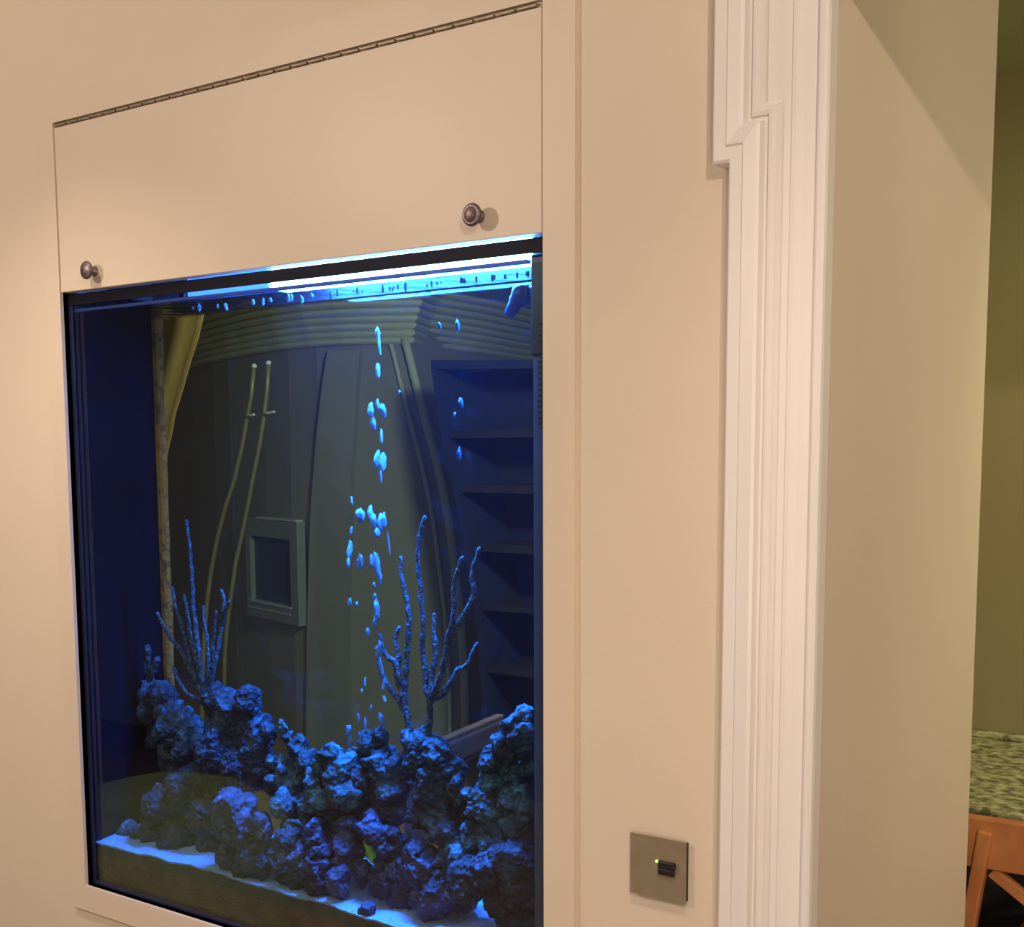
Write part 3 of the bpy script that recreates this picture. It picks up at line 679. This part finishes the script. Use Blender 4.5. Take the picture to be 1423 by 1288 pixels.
for i in range(nz):
    for j in range(4):
        af.append((i * 5 + j, i * 5 + j + 1, (i + 1) * 5 + j + 1, (i + 1) * 5 + j))
build(am.add(av, af), 'algae_crust', M['algae'], tank, label='brown speckled coralline crust along the rear corner')

hd = thing('tank_hood', 'grey hood cavity behind the flap above the water', 'hood', loc=((XL + XR) / 2, 0.1, 1.9))
HB = hd.location
build(MB(HB).box(XL - 0.012, XR + 0.012, TY + 0.001, TY + 0.012, 1.891, 2.21), 'back_panel', M['hood'], hd)
build(MB(HB).box(XL - 0.012, XR + 0.012, 0.02, TY + 0.001, 2.2025, 2.212), 'top_panel', M['hood'], hd)
for x in (XL - 0.012, XR + 0.001):
    build(MB(HB).box(x, x + 0.011, 0.02, TY + 0.001, 1.901, 2.202), 'side_panel', M['hood'], hd)

lamp = thing('aquarium_lamp', 'bright blue-white light bar over the water surface', 'lamp', loc=(-1.36, 0.1, 1.88))
LB = lamp.location
build(MB(LB).box(-1.66, -1.075, 0.090, 0.140, 1.929, 1.956), 'housing', M['housing'], lamp, bevel=0.003)
build(MB(LB).box(-1.64, -1.092, 0.094, 0.136, 1.8765, 1.9285), 'light_tube', M['lamp'], lamp, bevel=0.008, seg=3, label='glowing tube')
build(MB(LB).box(-1.86, -1.642, 0.096, 0.134, 1.880, 1.926), 'fade_segment', M['fade_glow'], lamp, bevel=0.006, label='added dim blue glow at the fading end of the light bar')  # added segment, shapes the fade from white to blue
build(MB(LB).box(-1.88, -1.6605, 0.090, 0.140, 1.929, 1.956), 'housing', M['housing'], lamp, bevel=0.003)
for x in (-1.87, -1.082):
    build(MB(LB).box(x - 0.008, x + 0.008, 0.092, 0.138, 1.875, 1.9288), 'end_cap', M['black'], lamp, bevel=0.002)
for x in (-1.5, -1.2):
    build(MB(LB).box(x - 0.004, x + 0.004, 0.11, 0.12, 1.9565, 2.2022), 'hanger', M['housing'], lamp)

al = bpy.data.lights.new('lamp_glow', 'AREA')
al.shape = 'RECTANGLE'
al.size, al.size_y = 0.52, 0.03
al.energy = 40
al.color = (0.03, 0.23, 1.0)
al.spread = math.radians(110)
ao = bpy.data.objects.new('lamp_glow', al)
COL.objects.link(ao)
ao.parent = lamp
ao.location = (-0.005, 0.015, -0.0045)

# water: rippled top, plain sides
WX0, WX1, WY0, WY1, WZ0, WZ1 = XL + 0.0012, XR - 0.0012, GY + 0.0062, TY - 0.0062, 0.82, 1.8625
nx, ny = 120, 20
vv, ff = [], []
for i in range(nx + 1):
    for j in range(ny + 1):
        x, y = WX0 + (WX1 - WX0) * i / nx, WY0 + (WY1 - WY0) * j / ny
        vv.append((x, y, WZ1 + 0.0022 * noise.noise(Vector((x * 26, y * 26, 0.3)))))
for i in range(nx):
    for j in range(ny):
        a = i * (ny + 1) + j
        ff.append((a, a + ny + 1, a + ny + 2, a + 1))
nb = len(vv)
ring = [i * (ny + 1) for i in range(nx + 1)] + [nx * (ny + 1) + j for j in range(1, ny + 1)] + \
       [i * (ny + 1) + ny for i in range(nx - 1, -1, -1)] + [j for j in range(ny - 1, 0, -1)]
for k in ring:
    vv.append((vv[k][0], vv[k][1], WZ0))
R_ = len(ring)
for k in range(R_):
    ff.append((ring[k], nb + k, nb + (k + 1) % R_, ring[(k + 1) % R_]))
ff.append(tuple(nb + k for k in range(R_))[::-1])
build(MB().add(vv, ff), 'tank_water', M['water'], kind='stuff', label='clear blue-lit salt water filling the aquarium', cat='water')


# sand bed with a bright top and brown front
def sand_h(x, y):
    t = (y - WY0) / (WY1 - WY0)
    return 0.842 + 0.018 * t + 0.004 * math.sin(x * 7 + 1.0) + 0.006 * noise.noise(Vector((x * 14, y * 14, 2.0))) + 0.0015 * noise.noise(Vector((x * 70, y * 70, 5.0)))


SX0, SX1, SY0, SY1 = WX0 + 0.0005, WX1 - 0.0005, WY0 + 0.0005, WY1 - 0.0005
nx, ny = 160, 28
vv, ff, mi = [], [], []
for i in range(nx + 1):
    for j in range(ny + 1):
        x, y = SX0 + (SX1 - SX0) * i / nx, SY0 + (SY1 - SY0) * j / ny
        vv.append((x, y, sand_h(x, y)))
for i in range(nx):
    for j in range(ny):
        a = i * (ny + 1) + j
        ff.append((a, a + ny + 1, a + ny + 2, a + 1))
        mi.append(0)
nb = len(vv)
ring = [i * (ny + 1) for i in range(nx + 1)] + [nx * (ny + 1) + j for j in range(1, ny + 1)] + \
       [i * (ny + 1) + ny for i in range(nx - 1, -1, -1)] + [j for j in range(ny - 1, 0, -1)]
R_ = len(ring)
for k in ring:
    vv.append((vv[k][0], vv[k][1], vv[k][2] - 0.003))
for k in ring:
    vv.append((vv[k][0], vv[k][1], ZB + 0.002))
for k in range(R_):
    k2 = (k + 1) % R_
    ff.append((ring[k], nb + k, nb + k2, ring[k2]))
    mi.append(0)
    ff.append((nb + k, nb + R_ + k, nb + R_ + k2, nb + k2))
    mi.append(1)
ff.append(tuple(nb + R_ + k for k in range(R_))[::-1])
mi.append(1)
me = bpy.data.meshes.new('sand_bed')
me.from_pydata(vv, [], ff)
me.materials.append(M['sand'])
me.materials.append(M['brown_front'])
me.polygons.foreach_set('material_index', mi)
obj('sand_bed', me, kind='stuff', label='pale blue-lit sand bed with brown front edge along the tank bottom', cat='sand')

# overflow column and return nozzle at the right end
ov = thing('overflow_column', 'dark overflow column with comb slots at the right end of tank', 'overflow', loc=(-1.03, 0.03, 0.85))
OB = ov.location
build(MB(OB).box(-1.0445, XR - 0.002, 0.022, 0.075, 1.735, 1.875), 'weir_head', M['black'], ov, bevel=0.002)
build(MB(OB).box(-1.0440, XR - 0.002, 0.026, 0.070, 0.83, 1.7345), 'column', M['overflow'], ov, bevel=0.002, label='smoked grey-blue column')
cm = MB(OB)
cm.box(-1.024, XR - 0.004, 0.0190, 0.0225, 1.632, 1.785)
for i in range(19):
    z = 1.637 + i * 0.0078
    cm.box(-1.031, -1.0235, 0.0190, 0.0225, z, z + 0.0042)
build(cm, 'comb', M['black'], ov, label='black comb slots')
nzl = thing('return_nozzle', 'blue-grey jointed return nozzle poking out below the water surface', 'nozzle', loc=(-1.045, 0.06, 1.826))
NB = nzl.location
build(MB(NB).lathe((-1.0440, 0.05, 1.8262), (-1, 0, 0), [(0, 0.0125), (0.012, 0.0125), (0.014, 0.0105), (0.020, 0.0105)], 20), 'collar', M['nozzle'], nzl, smooth=True)
s = MB(NB)
s.lathe((-1.062, 0.05, 1.8262), (-1, 0, -0.05), [(0, 0.009), (0.004, 0.0128), (0.012, 0.0148), (0.020, 0.0148), (0.027, 0.0128), (0.031, 0.008)], 20)
build(s, 'ball_joint', M['nozzle'], nzl, smooth=True)
s = MB(NB)
s.lathe((-1.082, 0.05, 1.824), (-0.62, 0, -0.78), [(0, 0.012), (0.010, 0.0125), (0.016, 0.0100), (0.034, 0.0078), (0.0345, 0.0050)], 20)
build(s, 'spout', M['nozzle'], nzl, smooth=True)


# ------------------------------------------------------------------ live rock
def rock_mesh(name, blobs, seed, voxel=0.0045, amp=0.012):
    rnd = random.Random(seed)
    bm = bmesh.new()
    for x, y, z, r in blobs:
        m = Matrix.Translation((x, y, z)) @ Matrix.Rotation(rnd.uniform(0, 6), 4, Vector((rnd.random(), rnd.random(), rnd.random() + 0.1)).normalized()) \
            @ Matrix.Diagonal((r * rnd.uniform(0.9, 1.15), r * rnd.uniform(0.85, 1.05), r * rnd.uniform(0.9, 1.15), 1))
        bmesh.ops.create_icosphere(bm, subdivisions=3, radius=1.0, matrix=m)
    me = bpy.data.meshes.new(name + '_src')
    bm.to_mesh(me)
    bm.free()
    o = bpy.data.objects.new(name + '_src', me)
    COL.objects.link(o)
    rm = o.modifiers.new('r', 'REMESH')
    rm.mode = 'VOXEL'
    rm.voxel_size = voxel
    dg = bpy.context.evaluated_depsgraph_get()
    out = bpy.data.meshes.new_from_object(o.evaluated_get(dg))
    bpy.data.objects.remove(o)
    bpy.data.meshes.remove(me)
    out.name = name
    out.update()
    off = Vector((seed * 3.1, seed * 1.7, seed * 0.9))
    nrm = [v.normal.copy() for v in out.vertices]
    for v, nv in zip(out.vertices, nrm):
        c = v.co
        wv_ = Vector((noise.noise(c * 20 + off), noise.noise(c * 20 - off), noise.noise(c * 20 + off * 2))) * 0.018
        q = Vector((c.x, c.y, c.z * 0.75)) + wv_
        a = noise.ridged_multi_fractal(q * 24 + off, 0.9, 2.2, 4, 1.0, 2.0) - 1.1
        b = noise.fractal(q * 14 - off, 1.0, 2.0, 3)
        fine = noise.noise(c * 130 + off) + 0.7 * noise.noise(c * 240 - off)
        pit = max(0.0, noise.noise(q * 42 - off) - 0.25)
        d = amp * (0.85 * a + 0.9 * b + 0.22 * fine) - amp * 2.4 * pit + amp * 0.35
        v.co = c + nv * d
        v.co.y = min(max(v.co.y, WY0 + 0.002), WY1 - 0.002)
        v.co.x = min(max(v.co.x, XL + 0.003), XR - 0.003)
        v.co.z = max(v.co.z, 0.80)
    return out


ROCK_INFO = {
    'ledge': ('rock_blue', 'bluish ledge of live rock jutting out at the far left rear'),
    'tower': ('rock_dark', 'tall dark rock tower left of centre with blocky twin peaks'),
    'mound': ('rock_dark', 'low dim rock mound on the sand at the far left'),
    'pebble': ('rock_teal', 'small rounded rock alone on the left sand'),
    'front': ('rock_purple', 'violet speckled rock against the front glass below the dark tower'),
    'spike': ('rock_teal', 'pale leaning rock spike right of the dark tower'),
    'fluffy': ('rock_teal', 'pale encrusted rock heap between the spike and the bubble stream'),
    'centre': ('rock_blue', 'craggy rock pile under the rising bubbles at tank centre'),
    'pedestal': ('rock_blue', 'stacked rock pedestal carrying the tall forked coral'),
    'slab': ('rock_blue', 'small slanting rock slab leaning on the right end column'),
    'slope': ('rock_teal', 'large diagonal rock slope rising to the right end'),
    'dark': ('rock_dark', 'big nearly black rock in the lower right corner'),
    'lowmid': ('rock_purple', 'low rounded rock cluster in front of the coral pedestal'),
    'purple': ('rock_purple', 'purple crusted low rock at the sand edge left of centre'),
    'arch': ('rock_purple', 'arched rock with a hole showing bright green'),
    'chip_a': ('rock_blue', 'small stone chip on the front sand left of the purple rock foot'),
    'chip_b': ('rock_purple', 'small flat stone on the bright sand patch at bottom centre'),
    'chip_c': ('rock_purple', 'tiny stone chip on sand under the violet rock'),
}
for si, (k, bl) in enumerate(ROCKS.items()):
    mk, lab = ROCK_INFO[k]
    small = k.startswith('chip') or k == 'pebble'
    me = rock_mesh('live_rock', bl, si + 1, 0.0025 if small else 0.0034, 0.004 if small else 0.014)
    if small:
        cx, cy = sum(b[0] for b in bl) / len(bl), sum(b[1] for b in bl) / len(bl)
    obj('live_rock', me, M[mk], label=lab, cat='rock', group='live rocks in the aquarium', smooth=True)

# ------------------------------------------------------------------ gorgonian corals


def coral(name, label, brs, seed):
    root = thing(name, label, 'coral', 'branching corals in the aquarium', loc=brs[0][-1][:3])
    for bi, b in enumerate(brs):
        pts, rad = [], []
        n = len(b)
        for i in range(n - 1):
            p0, p1 = Vector(b[i][:3]), Vector(b[i + 1][:3])
            pa, pb = Vector(b[max(0, i - 1)][:3]), Vector(b[min(n - 1, i + 2)][:3])
            steps = max(3, int((p1 - p0).length / 0.005))
            for s_ in range(steps):
                t = s_ / steps
                q = 0.5 * ((2 * p0) + (p1 - pa) * t + (2 * pa - 5 * p0 + 4 * p1 - pb) * t * t + (3 * p0 - pa - 3 * p1 + pb) * t ** 3)
                r = b[i][3] * (1 - t) + b[i + 1][3] * t
                w_ = noise.noise(q * 130 + Vector((seed, bi, 0)))
                pts.append(q + Vector((noise.noise(q * 60 + Vector((9, 0, 0))), 0, 0)) * 0.0025)
                rad.append(r * (1 + 0.42 * w_))
        pts.append(Vector(b[-1][:3]))
        rad.append(b[-1][3])
        rad[0] *= 0.6
        build(MB(root.location).tube(pts, rad, 9), 'branch', M['coral'], root, smooth=True)


coral('branching_coral', 'bushy fan of thin pale coral twigs on the left rocks', CORAL_LEFT, 1)
coral('branching_coral', 'slender coral with bent side twigs beside the bubble stream', CORAL_MID, 2)
coral('branching_coral', 'tall forked coral with candelabra arms right of centre', CORAL_RIGHT, 3)

# small knobbly coral on the left ledge
kc = thing('knobbly_coral', 'small dim knobbly coral on the far left ledge', 'coral', loc=KNOB[0][:3])
for i, (x, y, z, r) in enumerate(KNOB):
    if i == 0:
        continue
    build(MB(kc.location).tube([Vector(KNOB[0][:3]).lerp(Vector((x, y, z)), t) for t in (0, .25, .5, .7, .85, .95, 1.0)],
                               [r * .6, r * .62, r * .7, r * .9, r * 1.05, r * .8, r * .3], 9), 'branch', M['rock_blue'], kc, smooth=True)

# green alga seen in the rock hole
g = MB()
g.tube([(-1.4520, 0.10, 0.9420), (-1.4470, 0.099, 0.9330), (-1.4380, 0.098, 0.9210), (-1.4270, 0.098, 0.9080), (-1.4170, 0.099, 0.8960)],
       [0.005, 0.0085, 0.0092, 0.0085, 0.004], 10)
build(g, 'green_alga', M['alga'], smooth=True, label='bright green alga tuft glowing in the rock arch hole', cat='alga')


# ------------------------------------------------------------------ bubbles
def bubble_mesh(seed):
    bm = bmesh.new()
    bmesh.ops.create_icosphere(bm, subdivisions=3, radius=1.0)
    for v in bm.verts:
        v.co *= 1 + 0.45 * noise.noise(v.co * 1.7 + Vector((seed * 5.3, 0, seed))) + 0.35 * noise.noise(v.co * 4.1 + Vector((0, seed * 3.3, seed)))
    me = bpy.data.meshes.new('air_bubble')
    bm.to_mesh(me)
    bm.free()
    me.materials.append(M['bubble'])
    me.polygons.foreach_set('use_smooth', [True] * len(me.polygons))
    return me


BM_ = [bubble_mesh(i) for i in range(5)]
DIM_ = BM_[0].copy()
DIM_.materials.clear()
DIM_.materials.append(M['faint_reflection'])
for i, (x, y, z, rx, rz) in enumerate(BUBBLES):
    dim = 31 <= i <= 35  # these blobs stand for faint reflections
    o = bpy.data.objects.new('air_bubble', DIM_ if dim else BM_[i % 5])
    COL.objects.link(o)
    o.location = (x, y, z)
    o.scale = (rx, rx, rz)
    o.rotation_euler = (0, random.uniform(-0.25, 0.25), random.uniform(0, 6))
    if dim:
        tag(o, 'blob painted as a faint dark blue reflection right of the main bubble stream', 'bubble', 'painted reflections beside the stream')
    elif z > 1.52:
        tag(o, 'bright blue air bubble high in the stream above the corals', 'bubble', 'air bubbles high in the stream')
    elif z > 1.30:
        tag(o, 'bright blue air bubble in the dense middle of the stream', 'bubble', 'air bubbles in mid stream')
    elif z > 1.12:
        tag(o, 'bright blue air bubble rising beside the slender coral twigs', 'bubble', 'air bubbles beside the coral')
    else:
        tag(o, 'small air bubble leaving the rocks at the foot of the stream', 'bubble', 'air bubbles at the foot of the stream')
for i, (x, y, z, rx, rz) in enumerate(SURFACE_BUBBLES):
    o = bpy.data.objects.new('air_bubble', BM_[i % 5])
    COL.objects.link(o)
    o.location = (x, y, z)
    o.scale = (rx, rx, rz)
    tag(o, 'tiny glinting air bubble just under the water surface', 'bubble', 'tiny bubbles under the surface')

# ------------------------------------------------------------------ round pouf mirrored in the front glass
pou = thing('pouf', 'round olive pouf standing opposite, mirrored faintly in the lower left glass', 'pouf', loc=(-3.30, -1.12, 0.0))
prof = [(0.0, 0.40), (0.03, 0.43), (0.14, 0.46), (0.29, 0.45), (0.41, 0.39), (0.49, 0.28), (0.53, 0.14), (0.54, 0.02)]
build(MB(pou.location).lathe((-3.30, -1.12, 0.001), (0, 0, 1), prof, 40), 'cushion', M['olive'], pou, smooth=True)
build(MB(pou.location).lathe((-3.30, -1.12, 0.537), (0, 0, 1), [(0, 0.030), (0.006, 0.028), (0.010, 0.012)], 16), 'button', M['olive'], pou, smooth=True)

# ------------------------------------------------------------------ switch plate
sw = thing('switch_plate', 'square brushed metal switch plate with small black rocker on cream wall', 'switch', loc=(-0.816, 0, 1.04))
SB = sw.location
build(MB(SB).box(-0.8590, -0.7738, -0.0092, -0.0068, 0.9957, 1.0818), 'plate', M['steel'], sw, bevel=0.0006, seg=1)
build(MB(SB).box(-0.8560, -0.7742, -0.0068, 0.0, 0.9985, 1.0790), 'back_box', M['black'], sw)
build(MB(SB).box(-0.8130, -0.7870, -0.0160, -0.0093, 1.0415, 1.0512), 'rocker', M['black'], sw, bevel=0.002, label='black rocker')
build(MB(SB).box(-0.8140, -0.7885, -0.0140, -0.0093, 1.0310, 1.0408), 'rocker', M['black'], sw, bevel=0.002, label='black rocker')
build(MB(SB).lathe((-0.8172, -0.0093, 1.0478), (0, -1, 0), [(0, 0.0021), (0.0012, 0.0021), (0.0020, 0.0013), (0.0022, 0.0003)], 14), 'indicator', M['led'], sw,
      smooth=True, label='glowing green indicator')

# ------------------------------------------------------------------ room behind the tank
st = thing('twin_pole_stand', 'slim stand of two bowed yellow poles seen through the left of tank', 'stand', loc=(-4.5, 2.4, 0.0))
STB = st.location
for pl in (POLE_A, POLE_B):
    pts = [Vector(p) for p in pl] + [Vector((pl[-1][0] - 0.01, 2.4, 0.025))]
    pp = build(MB(STB).tube(pts, 0.0105, 8), 'pole', M['brass'], st, smooth=True)
    build(MB(STB).lathe(Vector(pl[0]) + Vector((0, 0, -0.008)), (0, 0, 1), [(0, 0.008), (0.006, 0.012), (0.014, 0.012), (0.02, 0.006)], 10), 'finial', M['whitecap'], pp, smooth=True)
for a, b in ((CLIPS[0], CLIPS[1]), (CLIPS[2], CLIPS[3])):
    build(MB(STB).tube([a, b], 0.006, 6), 'clip', M['whitecap'], st)
build(MB(STB).lathe((-4.505, 2.4, 0.0), (0, 0, 1), [(0, 0.16), (0.02, 0.16), (0.028, 0.14)], 24), 'base', M['brass'], st)

pf_ = thing('picture_frame', 'pale grey-green picture frame with dark print on the dim wall', 'picture', loc=FRAME_OUT[3])
PB = pf_.location
A_, B_ = Vector(FRAME_OUT[0]), Vector(FRAME_OUT[1])
ux = Vector((B_.x - A_.x, B_.y - A_.y, 0))
wid = ux.length
ux.normalize()
uy = Vector((ux.y, -ux.x, 0))           # towards the viewer
O_ = Vector((A_.x, A_.y, 0.665))
Hh = 0.565


def fq(u0, u1, z0, z1, d0, d1, mb):
    vs = []
    for z in (z0, z1):
        for u, d in ((u0, d0), (u1, d0), (u1, d1), (u0, d1)):
            vs.append(O_ + ux * u + uy * d + Vector((0, 0, z)))
    return mb.add(vs, [(0, 3, 2, 1), (4, 5, 6, 7), (0, 1, 5, 4), (1, 2, 6, 5), (2, 3, 7, 6), (3, 0, 4, 7)])


for nm, a in (('rail', (0, wid, Hh - 0.10, Hh)), ('rail', (0, wid, 0, 0.095)), ('stile', (0, 0.06, 0.095, Hh - 0.10)), ('stile', (wid - 0.085, wid, 0.095, Hh - 0.10))):
    build(fq(*a, -0.01, 0.04, MB(PB)), nm, M['pictureframe'], pf_)
build(fq(0.06, wid - 0.085, 0.095, Hh - 0.10, -0.008, 0.012, MB(PB)), 'print', M['picture'], pf_, label='dark print')
for a in ((wid * 0.25, wid, Hh, Hh + 0.012), (0.03, wid - 0.08, 0.086, 0.098), (0.03, wid - 0.09, 0.05, 0.056)):
    build(fq(*a, 0.0, 0.046, MB(PB)), 'edge_strip', M['silver'], pf_, label='bright edge strip')

# bookcase with a curved side panel
bc = thing('bookcase', 'dark navy shelf unit with faint brown shelves behind the right of tank', 'shelf unit', loc=(-3.2, 3.1, 0.0))
BB = bc.location
cl = [(-3.3915, 3.0, 0.0)] + [tuple(p) for p in CASE_L[::-1]]
sv, sf = [], []
for x, y, z in cl:
    sv += [(x, 3.0, z), (x + 0.03, 3.0, z), (x + 0.03, 3.35, z), (x, 3.35, z)]
for i in range(len(cl) - 1):
    for j in range(4):
        sf.append((i * 4 + j, i * 4 + (j + 1) % 4, (i + 1) * 4 + (j + 1) % 4, (i + 1) * 4 + j))
sf += [(0, 1, 2, 3), tuple(len(sv) - 4 + j for j in range(4))]
build(MB(BB).add(sv, sf), 'side_panel', M['navy'], bc)
build(MB(BB).box(-2.62, -2.59, 3.0, 3.35, 0, 1.93), 'side_panel', M['navy'], bc)
build(MB(BB).add([(-3.657, 3.0, 1.9676), (-2.59, 3.0, 1.9301), (-2.59, 3.35, 1.9301), (-3.657, 3.35, 1.9676),
                  (-3.657, 3.0, 2.0076), (-2.59, 3.0, 1.9601), (-2.59, 3.35, 1.9601), (-3.657, 3.35, 2.0076)],
                 [(0, 3, 2, 1), (4, 5, 6, 7), (0, 1, 5, 4), (1, 2, 6, 5), (2, 3, 7, 6), (3, 0, 4, 7)]), 'top_panel', M['navy'], bc)
bv, bf = [], []
for x, y, z in cl:
    bv += [(x + 0.031, 3.33, z), (-2.621, 3.33, min(z, 1.92))]
for i in range(len(cl) - 1):
    bf.append((i * 2, i * 2 + 1, i * 2 + 3, i * 2 + 2))
build(MB(BB).add(bv, bf), 'back_panel', M['navy'], bc)
import bisect
for z in (0.32, 0.62, 0.90, 1.16, 1.42, 1.66):
    k = bisect.bisect([c[2] for c in cl], z)
    a, b = cl[k - 1], cl[k]
    t = (z - a[2]) / (b[2] - a[2])
    x = a[0] + (b[0] - a[0]) * t + 0.034
    build(MB(BB).box(x, -2.621, 3.01, 3.325, z, z + 0.035), 'shelf', M['shelf'], bc, label='brown shelf board')

# added ochre sheet, shaped and coloured as a lit patch of far wall
cu = thing('lit_wedge', 'added ochre sheet painted as the yellow lit wall beyond the rear left corner of tank', 'lit_wedge', loc=(-3.6, 1.5, 1.6))
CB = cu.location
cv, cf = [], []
rows = [(-3.400, 2.44)] + [(p[0], p[2]) for p in WEDGE] + [(-3.70, 1.5), (-3.74, 1.0), (-3.74, 0.5), (-3.73, 0.03)]
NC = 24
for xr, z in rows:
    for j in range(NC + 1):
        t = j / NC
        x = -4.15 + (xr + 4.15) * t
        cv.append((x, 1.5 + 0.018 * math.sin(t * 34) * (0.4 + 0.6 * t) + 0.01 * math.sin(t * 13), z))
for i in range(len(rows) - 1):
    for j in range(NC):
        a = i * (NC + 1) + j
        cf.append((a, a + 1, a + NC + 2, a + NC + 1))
co = build(MB(CB).add(cv, cf), 'wedge_sheet', M['lit_wedge'], cu, smooth=True)
sm = co.modifiers.new('thickness', 'SOLIDIFY')
sm.thickness = 0.006
build(MB(CB).tube([(-4.25, 1.5, 2.425), (-3.36, 1.5, 2.425)], 0.014, 12), 'wedge_rod', M['brass'], cu, smooth=True)

# wooden dining chair behind the right rocks
ch = thing('dining_chair', 'brown wooden chair with panelled back behind the right rocks', 'chair', loc=(-1.95, 0.93, 0.0))
CHB = ch.location
p0, p1 = Vector((-1.835, 0.672, 0)), Vector((-1.915, 1.135, 0))
du = (p1 - p0).normalized()
dn = Vector((du.y, -du.x, 0))           # faces the viewer side (+X)
if dn.x < 0:
    dn = -dn


def cbar(u0, u1, z0, z1, d0, d1, nm, mt, par=ch):
    mb = MB(CHB)
    vs = []
    for z in (z0, z1):
        for u, d in ((u0, d0), (u1, d0), (u1, d1), (u0, d1)):
            vs.append(p0 + du * u + dn * d + Vector((0, 0, z)))
    mb.add(vs, [(0, 3, 2, 1), (4, 5, 6, 7), (0, 1, 5, 4), (1, 2, 6, 5), (2, 3, 7, 6), (3, 0, 4, 7)])
    return build(mb, nm, mt, par, bevel=0.004)


LW = (p1 - p0).length
rail = cbar(0.0, LW, 0.845, 0.925, -0.014, 0.010, 'top_rail', M['chairwood'])
cbar(0.05, LW - 0.035, 0.860, 0.911, 0.0095, 0.014, 'inset_panel', M['chairwood'], rail)
cbar(0.0, LW, 0.70, 0.75, -0.012, 0.010, 'lower_rail', M['chairwood'])
for u in (0.0, LW - 0.035):
    cbar(u, u + 0.035, 0.0, 0.8445, -0.016, 0.008, 'leg', M['chairwood'])
for u in (0.0, LW - 0.035):
    cbar(u, u + 0.035, 0.0, 0.42, -0.42, -0.385, 'leg', M['chairwood'])
cbar(-0.005, LW + 0.005, 0.421, 0.455, -0.43, -0.0165, 'seat', M['chairwood'])
for u in (0.14, 0.28):
    cbar(u, u + 0.04, 0.4555, 0.6995, -0.008, 0.004, 'slat', M['chairwood'])

# ------------------------------------------------------------------ kitchen corner through the doorway
wt = thing('kitchen_worktop', 'mottled green granite worktop against the olive wall', 'worktop', loc=(0, 1.28, 0.88))
build(MB(wt.location).box(-0.968, 1.6, 0.955, 1.599, 0.885, 0.92), 'slab', M['granite'], wt, bevel=0.006)
build(MB(wt.location).box(-0.968, 1.6, 1.575, 1.599, 0.9205, 0.935), 'upstand', M['granite'], wt, bevel=0.003)
bu = thing('base_cabinet', 'dark base cabinet under the granite worktop', 'cabinet', loc=(0, 1.4, 0))
build(MB(bu.location).box(-0.95, 1.57, 1.25, 1.598, 0.08, 0.884), 'carcass', M['darkunit'], bu)
build(MB(bu.location).box(-0.93, 1.55, 1.28, 1.598, 0.0, 0.08), 'plinth', M['darkunit'], bu)
for i in range(5):
    x = -0.94 + i * 0.5
    d_ = build(MB(bu.location).box(x, x + 0.49, 1.23, 1.249, 0.10, 0.87), 'door', M['darkunit'], bu, bevel=0.003)
    build(MB(bu.location).tube([(x + 0.44, 1.215, 0.62), (x + 0.44, 1.215, 0.78)], 0.006, 8), 'handle', M['steel'], d_, smooth=True)

sl = thing('bar_stool', 'orange oak stool with cross-braced back tucked at the granite worktop', 'stool', loc=(-0.4, 0.98, 0))
SLB = sl.location
y_ = 0.812
build(MB(SLB).bar((-0.70, y_ - 0.012, 0.9035), (-0.20, y_ + 0.005, 0.9035), 0.024, 0.092), 'top_rail', M['stoolwood'], sl, bevel=0.004)
for s_, x in ((1, -0.598), (-1, -0.262)):
    build(MB(SLB).bar((x, y_ - 0.022, 0.928), (x - s_ * 0.026, y_ - 0.022, 0.73), 0.024, 0.026, up=(0, 1, 0)), 'back_post', M['stoolwood'], sl, bevel=0.003)
    build(MB(SLB).bar((x - s_ * 0.026, y_ - 0.021, 0.7295), (x - s_ * 0.11, y_ - 0.03, 0.0), 0.030, 0.030, up=(0, 1, 0)), 'leg', M['stoolwood'], sl, bevel=0.003)
    build(MB(SLB).bar((x - s_ * 0.02, 1.14, 0.605), (x - s_ * 0.07, 1.17, 0.0), 0.032, 0.032, up=(0, 1, 0)), 'leg', M['stoolwood'], sl, bevel=0.003)
build(MB(SLB).bar((-0.590, y_ - 0.004, 0.852), (-0.29, y_ - 0.004, 0.655), 0.022, 0.014, up=(0, 1, 0)), 'cross_brace', M['stoolwood'], sl, bevel=0.002)
build(MB(SLB).bar((-0.270, y_ + 0.011, 0.852), (-0.57, y_ + 0.011, 0.655), 0.022, 0.014, up=(0, 1, 0)), 'cross_brace', M['stoolwood'], sl, bevel=0.002)
build(MB(SLB).box(-0.62, -0.24, 0.808, 1.18, 0.606, 0.640), 'seat', M['stoolwood'], sl, bevel=0.008)
